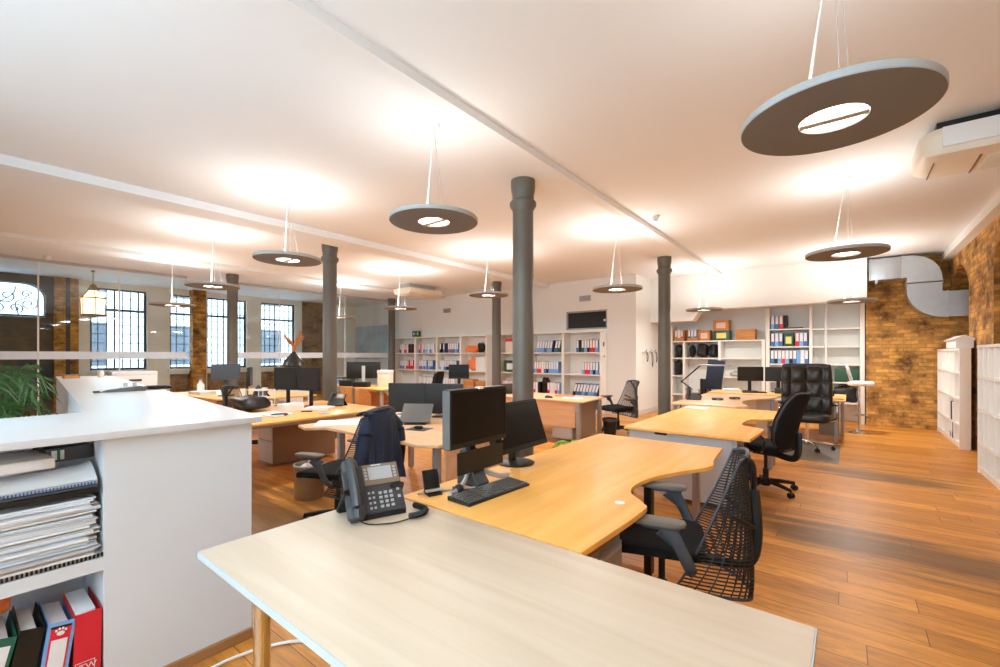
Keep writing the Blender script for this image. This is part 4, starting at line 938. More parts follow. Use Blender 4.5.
#@@PART5
# ------------------------------------------------------------------ screens and desk things
def monitor(label, loc, rz, w, h, zb, tilt=0, base='disc', shell=BLACK, screen=SCREEN, face=True, dpt=.045, off=0, group=None, cat='monitor'):
    # local: screen looks to +x; zb: height of the panel's lower edge over the foot
    t = thing('monitor', label, cat, loc, rz, group)
    m = MB(); m.M = Matrix.Translation((off,0,zb)) @ Matrix.Rotation(-tilt,4,'Y')
    m.box(-dpt,0,-w/2,w/2,0,h); m.box(-dpt-.02,-dpt,-w*.3,w*.3,h*.2,h*.8)
    b = obj('housing', m, shell, t, bevel=.005)
    m = MB(); m.M = Matrix.Translation((off,0,zb)) @ Matrix.Rotation(-tilt,4,'Y')
    m.box(.0,.0025,-w/2+.016,w/2-.016,.034,h-.016); obj('screen', m, screen, b)
    m = MB(); m.M = Matrix.Translation((off,0,zb)) @ Matrix.Rotation(-tilt,4,'Y')
    m.box(.0,.004,-w/2+.004,w/2-.004,.003,.03); m.box(0,.004,-w/2+.004,-w/2+.014,.03,h-.004); m.box(0,.004,w/2-.014,w/2-.004,.03,h-.004); m.box(0,.004,-w/2+.014,w/2-.014,h-.014,h-.004)
    obj('bezel', m, shell, b)
    hx = off-dpt-.02-math.sin(tilt)*h*.4
    obj('neck', MB().tube([(min(hx,-.03),0,.012),(min(hx,-.03),0,zb+h*.4)], (.022,.035), 8), shell, t, smooth=True)
    if base == 'disc': obj('base', MB().lathe([(.13,0),(.135,.008),(.11,.016),(.03,.02),(.001,.02)], c=(min(hx,-.03)+.03,0,0), seg=36), shell, t, smooth=True)
    elif base == 'plate': obj('base', B(-.12,.08,-.13,.13,0,.014), shell, t, bevel=.005)
    return t
# the two near black monitors
t = monitor('upright black monitor on an angular stand, front orange desk', (-1.72,1.96,.73), 0, .50, .332, .245, 0, None, shell=BLACK, dpt=.055, off=.02)
obj('side_strip', B(-.036,.02,-.2525,-.2505,.25,.572), GREYD, t); 
k = MB(); k.prism([(-.12,.0),(.045,.0),(.05,.02),(.02,.06),(-.03,.20),(-.08,.22),(-.11,.18)], -.05, .05, 'y'); obj('foot_wedge', k, DARK, t, bevel=.006)
for s in (-1,1): obj('foot_arm', MB().tube(smooth_poly([(-.04,s*.03,.10),(.0,s*.11,.05),(.02,s*.19,.020),(.03,s*.26,.013)]), (.016,.012), 8), GREYL, t, smooth=True, label='grey curved foot arm')
m = MB(); m.box(.024,.034,-.20,.20,.10,.225); obj('lower_shelf', m, BLACK, t); obj('webcam_stub', B(.0,.03,-.02,.02,.57,.583), WPLAS, t); obj('indicator', B(.024,.026,.20,.215,.24,.25), KRAFT, t)
monitor('tilted black monitor on a round glossy foot, front orange desk', (-1.85,2.53,.73), 0, .60, .345, .11, math.radians(19), 'disc', off=.07)
def keyboard(label, loc, rz, w=.46, d=.15, mat=BLACK, keymat=DARK):
    t = thing('keyboard', label, 'keyboard', loc, rz)
    obj('body', MB().prism([(-d/2,0),(d/2,0),(d/2,.022),(-d/2,.012)], -w/2, w/2, 'y'), mat, t, bevel=.003)
    m = MB(); 
    for i in range(6):
        x = -d/2+.012+i*(d-.024)/6; z = .012+.010*(x+d/2)/d
        segs = [(-w/2+.01,-w/2+.30),(-w/2+.31,-w/2+.365),(-w/2+.375,w/2-.01)] if w > .44 else [(-w/2+.01,w/2-.01)]
        for a, c in segs:
            n = max(1, int((c-a)/.019))
            if i == 0 and c-a > .2:
                for q0, q1 in ((a,a+.07),(a+.075,a+.2),(a+.205,c)): m.box(x,x+.016,q0,q1-.003,z,z+.007)
                continue
            for j in range(n): m.box(x,x+.016,a+j*(c-a)/n,a+(j+1)*(c-a)/n-.003,z,z+.007)
    obj('keys', m, keymat, t)
    return t
keyboard('black keyboard on the front orange desk, below the near monitor', (-1.57,1.90,.73), math.radians(180-3), .50, .165, BLACK, GREYD)
# phone
def desk_phone(label, loc, rz, full=True):
    t = thing('desk_phone', label, 'phone', loc, rz)
    A = Matrix.Rotation(math.radians(-38),4,'Y')       # face leans back
    def L(): m = MB(); m.M = Matrix.Translation((.075,0,.015)) @ A; return m
    b = L(); b.box(-.03,0,-.11,.11,0,.205); body = obj('housing', b, DARK, t, bevel=.006)
    b = L(); b.box(.0,.004,-.035,.105,.115,.20); obj('display_frame', b, BROWNP, body, bevel=.002)
    b = L(); b.box(.004,.006,-.015,.078,.135,.188); obj('display', b, GREYL, body, label='pale grey display')
    if full:
        def key(*a): q = L(); q.box(*a); obj('key', q, GREYL, body)
        for i in range(4):
            for j in range(3): key(.0,.005,.012+j*.021,.024+j*.021,.02+i*.018,.030+i*.018)
            key(.0,.004,-.028,-.020,.02+i*.02,.028+i*.02); key(.0,.004,-.012,-.004,.02+i*.02,.028+i*.02)
            key(.004,.007,-.031,-.021,.137+i*.013,.145+i*.013); key(.004,.007,.085,.095,.137+i*.013,.145+i*.013)
        key(.0,.005,.085,.095,.05,.06); key(.0,.005,.085,.095,.08,.09)
    b = L(); b.box(.005,.0055,.0,.04,.194,.198); obj('maker_mark', b, WPLAS, body)
    h = L(); h.tube(smooth_poly([(.02,-.085,-.005),(.035,-.085,.04),(.042,-.085,.10),(.035,-.085,.165),(.02,-.085,.215)]), (.030,.016), 10)
    h.sq((.016,-.085,.01),(.04,.062,.055),.6,.6); h.sq((.016,-.085,.195),(.04,.062,.055),.6,.6)
    obj('handset', h, DARK, t, smooth=True)
    s = MB(); s.tube([(.02,-.09,.10),(-.07,-.10,.006)], (.012,.03), 6); s.tube([(.02,.09,.10),(-.07,.10,.006)], (.012,.03), 6); s.box(-.09,-.05,-.12,.12,0,.014); obj('rear_foot', s, BLACK, t, smooth=True)
    b = MB(); b.box(.045,.08,-.105,.105,.0,.018); obj('front_edge', b, BLACK, t)
    if full:
        c = MB(); c.tube(smooth_poly([(.085,-.085,.02),(.13,-.06,.006),(.17,.02,.006),(.16,.09,.006)]), .0028, 6)
        ax = smooth_poly([(.16,.09,.014),(.155,.14,.014),(.12,.17,.014),(.05,.15,.014)], 12); pts = []
        n = len(ax)
        for i in range(n-1):
            d = (ax[i+1]-ax[i]).normalized(); s_ = d.cross(Vector((0,0,1)))
            for q in range(6): f = q/6; a = 2*PI*f; pts.append(ax[i].lerp(ax[i+1], f)+s_*.009*math.cos(a)+Vector((0,0,.009*math.sin(a)+.001)))
        c.tube(pts, .0035, 5); obj('coiled_cord', c, BLACK, t, smooth=True)
    return t
desk_phone('black desk phone with coiled cord on the pale front desk', (-1.83,1.31,.73), math.radians(-20)).scale = (1.25,1.25,1.25)
t = thing('phone_dock', 'small black charging dock standing by the near monitor', 'dock', (-1.80,1.68,.73), math.radians(-20))
b = MB(); b.M = Matrix.Translation((.0,0,.01)) @ Matrix.Rotation(math.radians(-20),4,'Y'); b.box(-.02,.0,-.045,.045,0,.125); obj('slab', b, BLACK, t, bevel=.004); obj('foot', B(-.05,.035,-.04,.04,0,.012), BLACK, t, bevel=.003); obj('ledge', B(.005,.025,-.05,.05,.022,.032), GREYL, t)
t = thing('webcam', 'small round black webcam lying on a grey strip', 'webcam', (-1.70,1.78,.73), math.radians(30))
obj('ball', MB().sq((0,0,.026),(.055,.055,.05),1,1), BLACK, t, smooth=True); obj('clip', B(.02,.07,-.02,.02,.0,.02), BLACK, t, bevel=.004); obj('lens', MB().cyl((-.022,-.012,.03),(-.032,-.016,.03),.012,.012,12), DARK, t)
tag(obj('cable', T(smooth_poly([(-1.86,1.62,.735),(-1.8,1.74,.735),(-1.70,1.90,.735),(-1.62,2.12,.735),(-1.52,2.18,.735)]), .006, 6), GREYL, None, smooth=True), 'grey flat cable strip lying along the front orange desk', 'cable')
# middle desk
monitor('dark grey monitor left of the pair on the middle desk', (-4.42,3.66,.73), math.radians(-62), .49, .37, .04, 0, 'plate', screen=SCREENB)
monitor('dark grey monitor right of the pair, behind the near monitor', (-3.95,3.86,.73), math.radians(-62), .49, .37, .04, 0, 'plate', screen=SCREENB)
def laptop(label, loc, rz, w=.33, d=.23, ang=110, mat=GREY):
    t = thing('laptop', label, 'laptop', loc, rz)
    obj('base', B(-d/2,d/2,-w/2,w/2,0,.018), mat, t, bevel=.004); obj('keyboard', B(-d/2+.06,d/2-.02,-w/2+.02,w/2-.02,.018,.020), BLACK, t)
    m = MB(); m.M = Matrix.Translation((-d/2,0,.018)) @ Matrix.Rotation(math.radians(90-ang),4,'Y'); m.box(-.008,0,-w/2,w/2,0,.22); l = obj('lid', m, mat, t, bevel=.003)
    m = MB(); m.M = Matrix.Translation((-d/2,0,.018)) @ Matrix.Rotation(math.radians(90-ang),4,'Y'); m.box(0,.002,-w/2+.012,w/2-.012,.014,.208); obj('screen', m, SCREEN, l)
    return t
def stand(label, loc, rz):
    t = thing('laptop_stand', label, 'laptop stand', loc, rz); obj('foot', B(-.12,.12,-.13,.13,0,.012), BLACK, t, bevel=.004)
    obj('prop', B(-.09,-.075,-.10,.10,.012,.10), BLACK, t)
    m = MB(); m.M = Matrix.Translation((.12,0,.012)) @ Matrix.Rotation(math.radians(42),4,'Y'); m.box(-.27,0,-.15,.15,.0,.012); obj('tray', m, GREY, t, bevel=.003); return t
t = thing('laptop', 'grey closed laptop propped steeply on a stand, middle desk', 'laptop', (-3.82,3.32,.73), math.radians(-55))
m = MB(); m.M = Matrix.Translation((.10,0,.014)) @ Matrix.Rotation(math.radians(46),4,'Y'); m.box(-.26,0,-.17,.17,.0,.02); obj('body', m, GREYD, t, bevel=.005)
obj('stand', MB().box(-.11,.13,-.12,.12,0,.012).prism([(-.10,.012),(-.085,.012),(-.085,.19),(-.10,.19)], -.09, .09, 'y'), BLACK, t)
t = thing('mouse_mat', 'black mouse mat on the middle desk, in front of the grey laptop', 'mouse mat', (-3.5,3.06,.73), .3); obj('mat', B(-.12,.12,-.1,.1,0,.003), DARK, t); t = thing('mouse', 'black mouse on the mat before the grey laptop', 'mouse', (-3.5,3.06,.733), .4); obj('body', MB().sq((0,0,.016),(.10,.06,.034),.8,.8), BLACK, t, smooth=True); obj('wheel', B(.02,.035,-.004,.004,.03,.035), GREY, t)
def paper(label, loc, rz, w=.3, d=.21, h=.003, mat=PAPER, group=None, seed=1):
    r = random.Random(seed); m = MB()
    n = max(1, int(h/.004))
    for i in range(n): 
        a = r.uniform(-.06,.06) if n > 1 else 0; m.M = Matrix.Rotation(a,4,'Z'); m.box(-w/2,w/2,-d/2,d/2,h*i/n,h*(i+1)/n)
    o = obj('paper_pile' if n > 1 else 'paper_sheet', m, mat, None, loc=loc, rot=(0,0,rz)); return tag(o, label, 'paper', group)
paper('large white sheet overhanging the left tip of the middle desk', (-4.5,2.84,.731), .9, .62, .42)
paper('yellow note among pens on the middle desk, behind the white sheet', (-4.2,3.1,.731), .4, .14, .1, .003, YELL)
paper('white paper pile beside the jacket, middle desk', (-4.25,3.28,.732), .2, .26, .2, .05)
for i, (x, y, c, n) in enumerate([(-4.2,2.92,KRAFT,'orange'),(-4.05,3.02,DARK,'black'),(-4.32,3.22,YELL,'yellow')]):
    t = thing('pen', '%s pen lying loose on the middle desk' % n, 'pen', (x,y,.735), .5+i); obj('barrel', MB().cyl((-.06,0,0),(.05,0,0),.005,.005,8), c, t); obj('tip', MB().cyl((.05,0,0),(.065,0,0),.005,.001,8), BLACK, t)
# cluttered left desk
monitor('left dark screen of the small pair on the cluttered desk', (-6.72,3.22,.73), math.radians(-70), .42, .34, .24, 0, 'plate', screen=SCREENB)
monitor('right dark screen of the small pair on the cluttered desk', (-6.27,3.34,.73), math.radians(-76), .42, .34, .24, 0, 'plate', screen=SCREENB)
box_thing('tissue_box', 'white box below the small pair of screens', 'box', (-6.05,2.98,.731), (.2,.28,.10), WPLAS, .2)
paper('white papers spread at the near end of the cluttered desk', (-5.78,2.62,.731), .2, .42, .3, .02)
paper('paper pile under the black bag end of the cluttered desk', (-6.0,2.35,.731), .1, .3, .3, .012)
paper('white papers by the phone on the cluttered desk', (-5.85,3.30,.731), .6, .32, .22, .04)
paper('small teal note on the cluttered desk edge', (-5.42,3.1,.731), .2, .1, .1, .003, LBLUE)
desk_phone('black desk phone at the column end of the cluttered desk', (-6.1,3.72,.73), math.radians(-60), False)
bag('bag', 'black bag slumped over the end of the cluttered desk', 'bag', (-6.45,2.62,.731), (.42,.36,.20), BLACK, .2, 41)
t = thing('glasses_case', 'dark flat case lying on the cluttered desk edge', 'case', (-5.62,2.62,.731), 1.4); obj('shell', MB().sq((0,0,.018),(.20,.08,.036),.5,.5), DARK, t, smooth=True); obj('hinge', B(-.06,.06,.038,.043,.01,.02), BLACK, t)
t = thing('stapler', 'black and white stapler standing on the cluttered desk', 'stapler', (-5.75,3.05,.731), .8); obj('base', B(-.07,.07,-.015,.015,0,.012), BLACK, t); b = MB(); b.M = Matrix.Rotation(-.18,4,'Y'); b.box(-.07,.07,-.014,.014,.03,.05); obj('arm', b, WPLAS, t, bevel=.004)
t = thing('letter_tray', 'white wire letter tray on the cluttered desk, left of the screens', 'tray', (-6.84,2.92,.732), .1)
m = MB()
for z in (.03,.14,.25):
    m.tube([(-.16,-.12,z),(.16,-.12,z),(.16,.12,z),(-.16,.12,z)], .005, 5, closed=True)
    for i in range(7): m.tube([(-.16+.053*i,-.12,z),(-.16+.053*i,.12,z)], .003, 4)
for x in (-.16,.16):
    for y in (-.12,.12): m.tube([(x,y,0),(x,y,.27)], .005, 5)
obj('wire_frame', m, WPLAS, t); obj('paper_stack', B(-.14,.14,-.1,.1,.036,.09), PAPER, t)
# window desk
monitor('blue grey monitor behind the chair near the windows', (-9.2,3.3,.73), math.radians(-22), .47, .30, .30, 0, 'plate', shell=BLUEGREY, screen=BLUEGREY)
monitor('black monitor seen edge-on near the window desk phone', (-8.72,3.55,.73), math.radians(62), .42, .34, .20, 0, 'plate')
desk_phone('black desk phone on the desk near the windows', (-8.45,3.62,.73), math.radians(-60), False)
t = thing('bottle', 'clear plastic bottle on the desk near the windows', 'bottle', (-10.2,3.2,.731)); obj('body', MB().lathe([(.06,0),(.065,.02),(.065,.17),(.025,.22),(.025,.25),(.001,.25)]), WPLAS, t, smooth=True); obj('cap', MB().lathe([(.028,.25),(.028,.28),(.001,.28)]), LBLUE, t)
paper('white papers beside the clear bottle', (-9.95,3.15,.731), .2, .4, .3, .06)
# beech panel desk
paper('white papers at the right end of the beech panel desk', (-3.85,6.95,.731), .5, .36, .26, .012)
paper('orange folder at the back of the beech panel desk', (-4.15,7.2,.731), .2, .32, .22, .02, KRAFT)
t = thing('tape_dispenser', 'small dark tape dispenser on the beech panel desk', 'tape dispenser', (-4.2,6.72,.731), .3); obj('body', MB().prism([(-.07,0),(.07,0),(.06,.03),(-.03,.05),(-.07,.03)], -.025, .025, 'y'), DARK, t, bevel=.004); obj('roll', MB().cyl((-.03,-.012,.045),(-.03,.012,.045),.026,.026,16), WPLAS, t)
laptop('dark grey laptop open on the far end of the beech panel desk', (-5.42,6.95,.731), math.radians(150), .36, .24, 118, DARK)
t = thing('waste_bin', 'black waste bin on the floor beside the beech panel desk', 'bin', (-3.40,7.52,0)); obj('bucket', MB().lathe([(.10,0),(.13,.34),(.135,.35),(.125,.35),(.095,.012),(.001,.012)]), BLACK, t, smooth=True); obj('liner', MB().lathe([(.136,.30),(.138,.352),(.132,.352)], cap=False), DARK, t, smooth=True)
# steel bin with bag
t = thing('waste_bin', 'brushed metal bin with white liner between the desks', 'bin', (-4.47,2.40,0)); bin_t = t
obj('bucket', MB().lathe([(.145,0),(.15,.01),(.15,.345),(.155,.352),(.148,.352),(.142,.02),(.001,.02)], seg=40), BINM, t, smooth=True)
obj('rim', MB().lathe([(.15,.335),(.158,.345),(.156,.355),(.146,.355)], seg=40, cap=False), GREYL, t, smooth=True)
lt = bag('bin_liner', 'crumpled white bag inside the brushed metal bin', 'bag', (-4.47,2.40,.03), (.22,.22,.33), PAPER, 0, 51)
# far desks
t = monitor('wide black monitor on the far desk under the blue picture', (-9.62,6.6,.73), math.radians(140), .82, .42, .18, 0, 'plate', shell=BLACK); obj('stand_post', B(-.10,-.08,-.04,.04,.01,.50), GREYL, t)
box_thing('storage_box', 'beige box beside the wide far monitor', 'box', (-8.9,6.72,.731), (.30,.24,.40), CREAM, .4, lid=WPLAS)
box_thing('storage_box', 'white and blue box at the left end of the far desk', 'box', (-10.25,6.32,.731), (.26,.2,.20), WPLAS, .4, lid=BLUEGREY, labelm=LBLUE)
for i, (x, y, s, l) in enumerate([(-9.78,6.22,(.35,.14,.15),'black box under the wide far monitor'),(-9.2,6.25,(.4,.16,.13),'black docking station on the far desk, right of the black box')]): box_thing('equipment_box', l, 'box', (x,y,.731), s, BLACK, .35, lid=DARK)
frond_plant('desk_plant', 'little green plant on the far desk, left of the wide monitor', (-10.15,6.62,.731), 7, .16, .16, LEAF, 9, .05, .008, .06)
for i in range(2): box_thing('letter_tray', 'green letter tray on the far middle desk, %s' % ('left one','right one')[i], 'tray', (-7.75+.42*i,6.55,.731), (.36,.3,.09), GREENB, .1, lid=GREEN)
monitor('black monitor on an arm before the far bookcases', (-6.42,6.72,.73), math.radians(-50), .43, .30, .27, 0, 'plate')
# third island and alcove desk
desk_phone('black desk phone at the back left on the third beech desk', (-2.1,8.05,.73), math.radians(-75), False)
t = thing('clamp_lamp', 'black angled clamp lamp with a slim head, third beech desk', 'lamp', (-2.14,8.55,.731)); obj('clamp', MB().lathe([(.06,0),(.06,.02),(.02,.03),(.02,.05),(.001,.05)]), BLACK, t, smooth=True)
obj('arm', T([(0,0,.05),(-.28,-.05,.28)], .012, 6), BLACK, t); obj('arm', T([(-.28,-.05,.28),(.02,.05,.58)], .012, 6), BLACK, t); obj('joint', MB().sq((-.28,-.05,.28),(.05,.05,.05),1,1), DARK, t, smooth=True); hd = MB(); hd.M = Matrix.Translation((.02,.05,.58)) @ Matrix.Rotation(.15,4,'Z'); hd.box(-.02,.52,-.035,.035,-.01,.018); obj('lamp_head', hd, GREY, t, bevel=.006); 
for i, (x, y, rz, l) in enumerate([(-1.75,8.2,.3,'dark glasses case on the third beech desk, left one'),(-1.55,8.55,.8,'small black case on the third beech desk, right one')]):
    t = thing('case', l, 'case', (x,y,.731), rz); obj('shell', MB().sq((0,0,.02),(.18,.10,.04),.5,.5), DARK, t, smooth=True); obj('catch', B(-.02,.02,-.055,-.049,.01,.025), GREY, t)
paper('white sheets at the far left corner of the second orange desk', (-1.72,6.75,.731), .1, .32, .24, .01)
t = thing('drawing_folder', 'tall navy portfolio leaning on the alcove shelving', 'folder', (-2.37,10.72,.731), 0); m = MB(); m.M = Matrix.Rotation(.10,4,'Y') @ Matrix.Rotation(-.08,4,'X'); m.box(-.18,.16,-.02,.02,0.0,.66); obj('cover', m, NAVY, t, bevel=.004); m = MB(); m.M = Matrix.Rotation(.10,4,'Y') @ Matrix.Rotation(-.08,4,'X'); m.box(-.185,-.17,-.022,.022,.002,.658); obj('spine', m, BLACK, t)
lever_file('light blue', 'pale blue file standing left of the navy portfolio', (-2.715,12.36,.453), 0, 0, None, False, False, .14, .44, .25)
lever_file('black', 'black file on the lower alcove shelf, left of the pale blue file', (-3.0,12.36,.453), 0, .0, None, False, False, .12, .42, .25)
lever_file('maroon', 'maroon file on the lower alcove shelf beside the black one', (-2.86,12.36,.453), 0, .0, None, False, False, .08, .44, .25)
monitor('left black monitor on the alcove corner desk', (-1.62,10.62,.73), math.radians(-62), .50, .30, .22, 0, 'plate', screen=SCREENB)
monitor('right black monitor on the alcove corner desk, beside the leather chair', (-1.13,10.72,.73), math.radians(-80), .48, .30, .22, 0, 'plate', screen=SCREENB)
keyboard('black keyboard under the alcove monitors', (-1.5,10.25,.73), math.radians(110), .44, .15)
paper('paper pile left of the alcove monitors', (-1.95,10.4,.731), .2, .3, .22, .05)
paper('yellow pad standing left of the alcove monitors', (-1.88,10.62,.731), .2, .08, .06, .06, YELL)
box_thing('docking_station', 'black docking box beneath the right alcove monitor', 'box', (-1.02,10.4,.731), (.28,.16,.10), BLACK, .1, lid=DARK)
paper('orange papers on the end of the alcove desk wing', (-.22,9.7,.731), .1, .30, .3, .012, KRAFT)
t = thing('pen_pot', 'small dark pen pot with green pen on the alcove desk wing', 'pen pot', (-.24,10.3,.731)); obj('cup', MB().lathe([(.04,0),(.04,.10),(.036,.10),(.034,.01),(.001,.01)]), BLACK, t, smooth=True); obj('pen', T([(0,0,.02),(.03,.01,.17)], .008, 6), LEAFL, t)
# chrome stool
t = thing('bar_stool', 'chrome pedestal stool with a pale shell seat by the brick wall', 'stool', (.17,10.95,0))
obj('base', MB().lathe([(.23,0),(.23,.012),(.08,.03),(.035,.06),(.03,.08),(.001,.08)], seg=36), CHROME, t, smooth=True); obj('column', MB().cyl((0,0,.07),(0,0,.55),.028,.028).cyl((0,0,.55),(0,0,.92),.02,.02), CHROME, t, smooth=True)
obj('seat', MB().sq((.02,0,.95),(.42,.36,.10),.5,.6), WPLAS, t, smooth=True); b = MB(); b.M = Matrix.Translation((-.15,0,1.12)) @ Matrix.Rotation(-.25,4,'Y'); b.sq((0,0,0),(.06,.30,.40),.6,.5); obj('backrest', b, GREYL, t, smooth=True); obj('footrest', MB().tube([(.13*math.cos(2*PI*i/20),.13*math.sin(2*PI*i/20),.35) for i in range(20)], .01, 6, closed=True).tube([(0,0,.35),(.13,0,.35)],.008,6), CHROME, t, smooth=True)
tag(obj('chair_mat', B(-1.0,-.1,7.62,9.2,.0,.004), MATT, None), 'thin grey mat on the floor under the leather executive chair', 'floor mat')
tag(obj('floor_cable', T(smooth_poly([(-2.30,.5,.008),(-2.38,.85,.008),(-2.25,1.15,.008),(-2.0,1.2,.008),(-1.85,1.0,.008),(-1.9,.8,.008)]), .008, 6), WPLAS, None, smooth=True), 'white cable looping on the floor beside the counter', 'cable')
tag(obj('floor_cable', T(smooth_poly([(-2.2,2.6,.7),(-2.25,2.62,.3),(-2.3,2.6,.01),(-2.6,2.5,.008),(-2.9,2.6,.008),(-3.0,2.9,.008),(-2.95,3.1,.3),(-2.92,3.1,.70)]), .006, 6), DARK, None, smooth=True), 'dark cable trailing between the middle and front desks', 'cable')
# ------------------------------------------------------------------ counter contents
CZ = 1.176
t = thing('tape_gun', 'long grey wedge-shaped tool lying on the white counter', 'tool', (-5.05,1.0,CZ), math.radians(90)); obj('body', MB().prism([(-.17,0),(.14,0),(.16,.03),(.10,.045),(-.12,.02)], -.035, .035, 'y'), GREYD, t, bevel=.005); obj('tip', B(-.21,-.17,-.02,.02,.0,.015), DARK, t)
t = thing('remote_control', 'black handset lying beside the grey tool on the counter', 'remote control', (-5.15,1.26,CZ), math.radians(80)); obj('shell', MB().sq((0,0,.018),(.22,.08,.036),.5,.5), BLACK, t, smooth=True); k = MB()
for i in range(4):
    for j in range(2): k.box(-.08+.04*i,-.06+.04*i,-.02+.025*j,-.005+.025*j,.033,.038)
obj('buttons', k, GREY, t)
t = thing('trophy', 'small clear upright pieces standing on the counter', 'ornament', (-5.6,1.15,CZ), .3)
for y in (-.04,.04): obj('prism', B(-.015,.015,y-.012,y+.012,.012,.05), GREYL, t, bevel=.003)
obj('base', B(-.03,.03,-.075,.075,0,.012), WPLAS, t)
t = thing('jar', 'small pale jar at the far end of the counter', 'jar', (-8.55,1.42,CZ)); obj('body', MB().lathe([(.03,0),(.036,.02),(.036,.07),(.025,.085),(.001,.085)]), CREAM, t, smooth=True); obj('lid', MB().lathe([(.028,.085),(.028,.097),(.001,.097)]), WPLAS, t)
box_thing('business_card_box', 'small brown card box at the far end of the counter', 'box', (-8.5,1.1,CZ), (.12,.16,.05), KRAFT, .1, lid=BROWNP)
t = thing('low_cabinet', 'low white cabinet by the glass wall, mostly hidden by the counter', 'cabinet', (-12.45,2.55,0)); obj('body', B(-.3,.3,-.6,.6,0,.72), WHITE, t, bevel=.004); obj('door', B(.3,.315,-.58,-.01,.05,.70), WHITE, t); obj('door', B(.3,.315,.01,.58,.05,.70), WHITE, t)
t = box_thing('archive_box', 'large white archive box with a slot handle by the glass wall', 'box', (-12.45,2.60,.722), (.45,.78,.42), WPLAS, 0, lid=WHITE); obj('handle_slot', B(.226,.231,-.11,.11,.20,.25), DARK, t)
# cubby: papers above, files below
S1 = .636; X0 = -2.475
def C(y): return 1.02+y
t = thing('comb_bound_report', 'black comb-bound report at the bottom of the paper stack', 'report', (X0-.19,.258,S1+.001)); obj('pages', B(-.15,.15,-.17,.17,.0,.014), PAPER, t); k = MB()
for i in range(26): k.box(.150,.158,-.165+.013*i,-.158+.013*i,.0,.016)
obj('comb', k, BLACK, t)
r = random.Random(12); m = MB(); z = S1+.017
mats = [PAPER, M('cream paper', (.78,.74,.66), .8), M('grey paper', (.55,.55,.58), .8), YELL, PINKP]
while z < .895:
    h = r.choice([.003,.004,.006,.009]); m.mi = r.choice([0,0,0,0,0,1,2,0,0,3]) if h < .005 else 0
    m.M = Matrix.Translation((X0-.19+r.uniform(-.012,.012), .262+r.uniform(-.012,.012), z)) @ Matrix.Rotation(r.uniform(-.035,.035),4,'Z') @ Matrix.Rotation(r.uniform(-.004,.004),4,'X')
    m.box(-.15,.15+r.uniform(-.02,.012),-.15,.14+r.uniform(-.02,.012),0,h); z += h+r.choice([.0008,.001,.003])
tag(obj('paper_stack', m, mats, None), 'tall untidy stack of white papers in the counter cubby', 'paper', None, 'stuff')
t = thing('document_box', 'black flat document box on top of the paper stack', 'document box', (X0-.19,.252,.915)); obj('base', B(-.15,.155,-.16,.158,0,.022), BLACK, t, bevel=.003); obj('lid', B(-.15,.153,-.16,.157,.024,.036), BLUEGREY, t, bevel=.003)
t = thing('bound_document', 'spiral-bound document with curling clear cover and blue edge', 'document', (X0-.19,.252,.953)); obj('pages', B(-.15,.15,-.16,.155,0,.012), PAPER, t); k = MB()
for i in range(30): k.box(.148,.156,-.155+.0103*i,-.150+.0103*i,.001,.011)
obj('spiral', k, BLUE, t)
sh = MB(); sh.sheet(lambda u, v: (-.15+.30*u, -.16+.315*v, .016+.045*math.sin(PI*u)*(.7+.3*v)+.02*max(0,v-.9)*10*(1-u)), 14, 14, .001); obj('cover_sheet', sh, PAPER, t, smooth=True)
t = thing('ring_binder', 'white ring binder lying on the bound document', 'binder', (X0-.20,.17,1.038), .10); obj('cover', B(-.14,.14,-.24,.10,0,.042), WPLAS, t, bevel=.005); obj('spine_label', B(.1405,.142,-.1,.06,.006,.036), PAPER, t)
t = thing('box_file', 'dark box file with white and green spine label, back of the cubby', 'box file', (X0-.30,.31,1.038), .1); obj('case', B(-.12,.10,-.05,.10,0,.060), DARK, t, bevel=.003); obj('spine_label', B(.1005,.102,-.035,.005,.01,.05), PAPER, t); obj('green_band', B(.1022,.103,-.018,-.008,.008,.052), GREEN, t)
FZ = .121
def cub(c, label, y, lean, w, h, x=X0-.03, d=.28):
    t = thing('lever_arch_file', label, 'file', (x,y,FZ), 0); t.rotation_euler = (-lean,0,PI/2)
    m = MB(); m.box(-w/2,-w/2+.003,0,d,0,h); m.box(w/2-.003,w/2,0,d,0,h); m.box(-w/2+.003,w/2-.003,0,.004,0,h); m.mi = 1; m.box(-w/2+.004,w/2-.02,.01,d-.02,.006,h+.006 if c is RED else h-.012)
    t.rotation_euler = (0,0,PI/2); o = obj('cover', m, [c, PAPER], t, bevel=0)
    return t
def leanit(t, a): t.location.z += .0455*abs(math.sin(a))+.003; t.rotation_euler = (Matrix.Rotation(a,4,'X') @ Matrix.Rotation(PI/2,4,'Z')).to_euler()
t = cub(RED, 'thick red file with white lettering low on its spine, cubby right end', .372, 0, .085, .295); leanit(t, -.02)
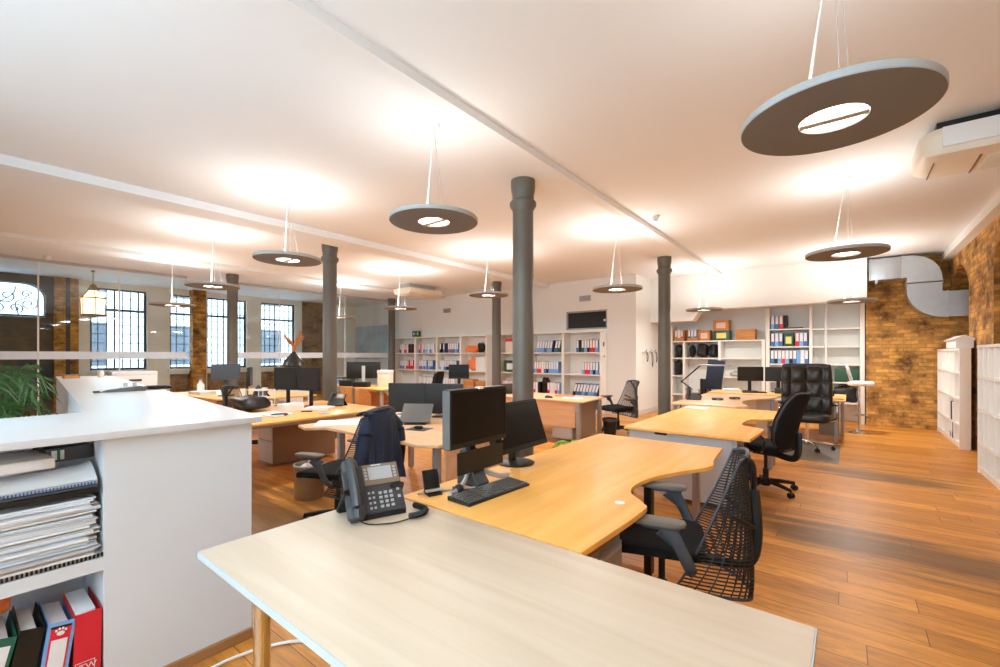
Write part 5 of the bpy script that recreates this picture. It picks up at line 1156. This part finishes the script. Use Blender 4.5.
text('BTW', .034, (-.008,-.0012,.070), (PI/2,0,0), WPLAS, t); fr = MB(); fr.box(-.038,.024,-.001,-.0002,.047,.049); fr.box(-.038,.024,-.001,-.0002,.091,.093); fr.box(-.038,-.036,-.001,-.0002,.049,.091); fr.box(.022,.024,-.001,-.0002,.049,.091); obj('spine_frame', fr, WPLAS, t)
t = cub(LBLUE, 'light blue file with a red and white spine label in the cubby', .262, 0, .082, .288); leanit(t, -.13)
obj('spine_label', B(-.030,.030,-.0012,-.0002,.05,.27), RED, t, label='red spine label with paw mark'); obj('label_panel', B(-.024,.024,-.002,-.0013,.095,.222), PAPER, t); obj('label_bar', MB().box(-.031,.031,-.002,-.0013,.045,.065).box(-.031,.031,-.002,-.0013,.266,.275), BLACK, t)
pw = MB(); pw.sq((0,-.002,.245),(.024,.002,.018),1,1,14,6)
for x, z in ((-.014,.257),(-.005,.263),(.005,.263),(.014,.257)): pw.sq((x,-.002,z),(.008,.002,.010),1,1,10,5)
obj('paw_mark', pw, PAPER, t); br = MB()
for i in range(9): br.box(-.014+.0032*i,-.0125+.0032*i+.0006*(i%3),-.0026,-.0021,.072,.092)
obj('barcode_panel', B(-.02,.02,-.002,-.0013,.068,.094), PAPER, t); obj('barcode', br, BLACK, t)
t = cub(BLACK, 'black file leaning between the light blue and green files', .165, 0, .07, .30); leanit(t, -.17)
t = cub(GREEN, 'dark green file with a long white spine label, leaning in the cubby', .072, 0, .078, .30); leanit(t, -.22)
obj('spine_label', B(-.028,.028,-.0012,-.0002,.05,.27), PAPER, t); obj('label_mark', B(-.02,.0,-.002,-.0013,.06,.085), LBLUE, t)
t = cub(LBLUE, 'light blue file cut by the left edge of the photo', -.04, 0, .075, .27); leanit(t, -.24)
obj('spine_label', B(-.028,.028,-.0012,-.0002,.06,.25), PAPER, t); obj('label_bar', B(-.028,.028,-.002,-.0013,.25,.26), BLACK, t)
bag('crumpled_film', 'crumpled orange film on top of the green and black files', 'packaging', (X0-.20,.10,.462), (.12,.14,.075), ORANGE, .3, 61)
